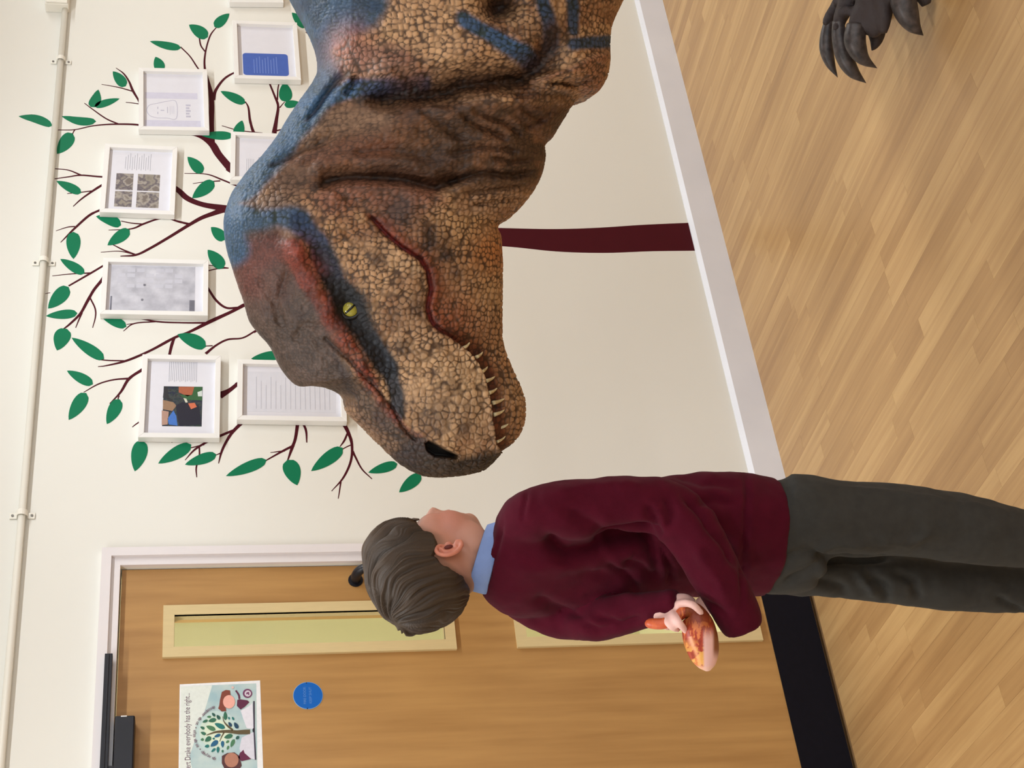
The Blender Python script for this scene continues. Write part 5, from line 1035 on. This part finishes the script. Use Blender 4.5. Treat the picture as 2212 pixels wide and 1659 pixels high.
for s in (-1, 1):
    ew = MB(); U_, Fv = np.array([0, 0, 1.0]), None
    # ear in local (f, l, u): helix rim, inner fold, bowl and lobe, standing off the head
    ep = lambda f, l, u: hp3(-.009 + (f + .009) * .8, (.066 + (l - .066) * .7) * s, u * .82 - .002)
    rim = catmull([(.004, .066, .000), (.006, .074, .016), (-.004, .083, .027), (-.018, .090, .026), (-.027, .094, .012), (-.026, .092, -.006), (-.018, .086, -.020), (-.007, .079, -.029), (.003, .073, -.030), (.006, .069, -.022)], 6)
    ew.tube([ep(*p) for p in rim], [.0032] * 3 + [.0038] * (len(rim) - 18) + [.0044] * 15, 10)
    inner = catmull([(-.002, .076, .014), (-.013, .083, .012), (-.018, .084, .000), (-.013, .080, -.013), (-.003, .074, -.018)], 6); ew.tube([ep(*p) for p in inner], .0036, 8)
    ellipsoid(ew, ep(-.010, .075, .000), ((hF * .86 - hl * s * .5), (hl * s * .86 + hF * .5), hU), (.016, .004, .021), 16)
    ellipsoid(ew, ep(-.001, .074, -.026), AX, (.008, .005, .009), 12); ellipsoid(ew, ep(.005, .068, -.006), AX, (.006, .006, .007), 12)
    eo = remeshed('ear', ew, M_ear, body, .0016, boy_o, 3)
    ellipsoid_mb = MB(); ellipsoid(ellipsoid_mb, ep(-.004, .0800, -.001), ((hF * .86 - hl * s * .5), (hl * s * .86 + hF * .5), hU), (.0050, .0030, .0080), 12); ellipsoid_mb.build('ear_hollow_shade', mat('ear hollow shade', (96, 34, 28), 0.7), body, smooth=True)  # dark solid standing in for the shade inside the ear
    e2 = MB(); ellipsoid(e2, hp3(.066, .030 * s, -.002), AX, (.0115, .0125, .0095), 16); eb = e2.build('eye', M_sclera, body, smooth=True)
    e3 = MB(); ellipsoid(e3, hp3(.0765, .030 * s, -.002), AX, (.0022, .0055, .0055), 12); e3.build('iris', M_iris, eb, smooth=True)
    b3 = MB(); b3.tube([hp3(.086, .012 * s, .016), hp3(.084, .030 * s, .021), hp3(.074, .046 * s, .017)], [.003, .0035, .0018], 8); b3.build('eyebrow', M_browh, body, smooth=True)
# ---- hair: shell with combed strands from the crown whorl
NU, NV = 420, 240
th = np.linspace(.002, math.pi - .002, NV); ph = np.linspace(0, 2 * math.pi, NU, endpoint=False); TH_, PH_ = np.meshgrid(th, ph, indexing='ij')
D3 = np.stack([np.sin(TH_) * np.cos(PH_), np.sin(TH_) * np.sin(PH_), np.cos(TH_)], -1).reshape(-1, 3)          # local f, l, u
cen = np.array([-.003, 0, .028]); sem = np.array([.086, .073, .078]); base = cen + D3 * sem
bf, bl, bu = base[:, 0], base[:, 1], base[:, 2]
# lower hairline height as a function of position front to back
hline = np.interp(bf, [-.10, -.085, -.067, -.052, -.046, -.026, -.012, .004, .0128, .0267, .045, .060, .074, .083], [-.038, -.035, -.028, -.020, -.006, .016, .020, .008, .005, .005, .020, .031, .016, .006])
cover = smooth(-.004, .010, bu - hline - (fbm(base, .012, 2) - .5) * .010)
thick = .007 + .015 * smooth(.02, .09, bu) + .012 * smooth(.02, .07, bf) * smooth(.005, .05, bu) + .006 * smooth(-.02, -.075, bf) * smooth(-.03, .02, bu)
thick = thick * (1 - .65 * smooth(.01, -.045, bu)) 
wdir = np.array([-.66, .10, .74]); wdir /= np.linalg.norm(wdir); e1 = np.cross(wdir, [0, 1, 0]); e1 /= np.linalg.norm(e1); e2_ = np.cross(wdir, e1)
rr = np.arccos(np.clip(D3 @ wdir, -1, 1)); an = np.arctan2(D3 @ e2_, D3 @ e1) + rr * .9 + (vnoise(base, .03, 3) - .5) * .5
ring_ = np.stack([np.cos(an), np.sin(an)], 1)
def strands(fr, seed): return vnoise(np.stack([ring_[:, 0] * fr, ring_[:, 1] * fr, rr * 1.6], 1), 1.0, seed)
s1, s2, s3 = strands(5, 1), strands(13, 5), strands(34, 9)
rel_h = ((s1 - .5) * .011 + (s2 - .5) * .008 + (s3 - .5) * .0035) * smooth(.0, .30, rr)
r_ = np.where(cover > 0, cover * thick * (1 + .0) + cover * rel_h * np.clip(thick / .02, .25, 1.2) - (1 - cover) * .010, -.010)
nrm = D3 / sem; nrm /= np.linalg.norm(nrm, axis=1)[:, None]
hairp = base + nrm * r_[:, None]
hv = HC + HS * (hairp @ np.stack([hF, hl, hU])) ; idh = np.arange(NU * NV).reshape(NV, NU); nxh = np.roll(idh, -1, axis=1)
hfaces = np.stack([idh[:-1], idh[1:], nxh[1:], nxh[:-1]], -1).reshape(-1, 4)
hc = lin((56, 43, 31))[None] * (.62 + .75 * s3[:, None] * .5 + .55 * s2[:, None]); hc = hc * (1 - .25 * smooth(.5, .1, s1)[:, None]); short = (1 - cover)[:, None]
hc = hc * (1 - .35 * short) + lin((120, 92, 74))[None] * .35 * short
front_l = (smooth(.03, .075, bf) * smooth(.04, .08, bu))[:, None]; hc = hc * (1 + .35 * front_l)
M_hair = attr_mat('brown hair', 'paint', 0.55, 0.3, 700, 0.35)
hair = big_mesh('hair', hv, hfaces, hc, M_hair, boy, boy_o)
# ---- shirt collar
cl_ = MB(); NC = 64; rows = [(.000, .0500, .006), (.000, .0520, .011), (.000, .0545, .010), (.000, .0600, -.010), (.000, .0625, -.020), (.000, .0590, -.024)]
cc = bpnt(1046, 1204)
for (dz0, rad, zz) in rows:
    for j in range(NC):
        a_ = 2 * math.pi * j / NC; dv_ = math.cos(a_) * FACE + math.sin(a_) * RGT; k_ = 1.06 if abs(math.cos(a_)) > .0 else 1
        fwd = math.cos(a_)
        cl_.v.append(tuple(cc + dv_ * rad * (1.0 + .10 * abs(math.sin(a_))) + ZV * (zz - .022 * fwd) - boy_o))
nr_ = len(rows)
for i in range(nr_):
    for j in range(NC):
        a_, b_ = i * NC + j, i * NC + (j + 1) % NC; c_, d_ = ((i + 1) % nr_) * NC + (j + 1) % NC, ((i + 1) % nr_) * NC + j; cl_.f.append((a_, b_, c_, d_))
M_shirt = mat('pale blue shirt cotton', (122, 146, 198), 0.8, 0.04, 60, 0.2, 500)
cl_.build('shirt_collar', M_shirt, boy, smooth=True)
# ---- shoes (below the picture edge)
for L, s in ((RLEG, 1), (LLEG, -1)):
    a = bpnt(*L[-1][:3]); b = MB(); g = np.array([a[0], a[1], 0]) - boy_o
    P = catmull([(*(g - FACE * .045 + ZV * .05), .036), (*(g + ZV * .055), .042), (*(g + FACE * .06 + ZV * .040), .038), (*(g + FACE * .115 + ZV * .032), .030), (*(g + FACE * .135 + ZV * .028), .02)], 6)
    b.tube([p[:3] for p in P], [p[3] for p in P], 18); b.tube([g + ZV * .04, g + ZV * .10], .04, 16)
    so = remeshed('shoe', b, mat('black shoe leather', (22, 21, 21), 0.3, 0.1, 30), boy, .006, boy_o, 2)
    sv_ = so.data; zz = min(v.co.z for v in sv_.vertices)
    for v in sv_.vertices: v.co.z = max(v.co.z, .004)
    sl_ = MB(); pts = [(-.055, -.026), (.0, -.034), (.07, -.036), (.13, -.022), (.145, 0), (.13, .022), (.07, .036), (.0, .034), (-.055, .026), (-.068, 0)]
    k0 = len(sl_.v); 
    for z_ in (0.0, .014): sl_.v += [tuple(g + FACE * p[0] + RGT * p[1] + ZV * z_) for p in pts]
    m_ = len(pts); sl_.f += [tuple(range(m_))[::-1], tuple(range(m_, 2 * m_))] + [(i, (i + 1) % m_, m_ + (i + 1) % m_, m_ + i) for i in range(m_)]; sl_.build('sole', mat('shoe sole', (16, 15, 15), 0.7), so)
# ---- toy held behind the back
tp_ = catmull([(1398, 1347, -.150, 6), (1406, 1347, -.160, 11), (1432, 1347, -.172, 12), (1455, 1338, -.175, 12), (1478, 1322, -.178, 14), (1496, 1322, -.182, 22), (1506, 1345, -.186, 33), (1513, 1378, -.19, 37), (1521, 1412, -.19, 32), (1527, 1436, -.19, 20), (1530, 1449, -.19, 5)], 8)
ty = MB(); ty.tube([bpnt(p[0], p[1], p[2]) for p in tp_], [p[3] * MPP for p in tp_], 28)
V_ = np.array(ty.v); qv = to_px(V_); ord_ = fbm(V_, .012, 3); n_ = len(V_)
# subdivide for paint detail
o = ty.build('toy_tmp', M_knit); sb = o.modifiers.new('s', 'SUBSURF'); sb.levels = 2; bpy.context.view_layer.update(); me = bpy.data.meshes.new_from_object(o.evaluated_get(bpy.context.evaluated_depsgraph_get())); bpy.data.objects.remove(o)
n = len(me.vertices); co = np.empty(n * 3, np.float32); me.vertices.foreach_get('co', co); co = co.reshape(-1, 3).astype(float); qv = to_px(co); nz = fbm(qv, 14, 3); nz2 = fbm(qv * np.array([1.6, .5]), 10, 8)
c = np.tile(lin((214, 118, 62)), (n, 1)); hz = np.zeros(n, bool)
tint(smooth(.40, .47, nz2) * smooth(1300, 1330, qv[:, 1]), (146, 44, 24)); tint(smooth(.5, .6, nz2) * .6, (186, 70, 40)); tint(smooth(1372, 1330, qv[:, 1]) * (qv[:, 0] > 1480) * .8, (110, 50, 24)); tint(smooth(.52, .6, nz) * smooth(1370, 1420, qv[:, 1]) * .8, (236, 178, 84))
tint(smooth(1517, 1523, qv[:, 0] - (qv[:, 1] - 1400) * .02) * smooth(1350, 1385, qv[:, 1]), (232, 186, 180)); tint(smooth(1537, 1545, qv[:, 0]) * smooth(1430, 1400, qv[:, 1]), (132, 74, 40)); tint(smooth(1436, 1444, qv[:, 1]), (238, 190, 172)); tint((qv[:, 0] < 1470) * .8, (204, 96, 56)); tint(np.exp(-((qv[:, 0] - (1486 + (qv[:, 1] - 1360) * .35)) / 4) ** 2) * (qv[:, 1] > 1375) * .7, (240, 170, 120))
a = me.attributes.new('paint', 'FLOAT_COLOR', 'POINT'); a.data.foreach_set('color', np.hstack([c, np.ones((n, 1))]).astype(np.float32).ravel())
to2 = co.mean(0); me.vertices.foreach_set('co', (co - to2).astype(np.float32).ravel()); me.materials.clear(); me.materials.append(attr_mat('painted toy rubber', 'paint', .4, .1, 300, .4)); me.polygons.foreach_set('use_smooth', [True] * len(me.polygons))
toy = bpy.data.objects.new('toy_snake', me); COL.objects.link(toy); toy.location = tuple(to2); tag(toy, "orange and red patterned toy with pale pink tip held behind the child's back", 'toy')
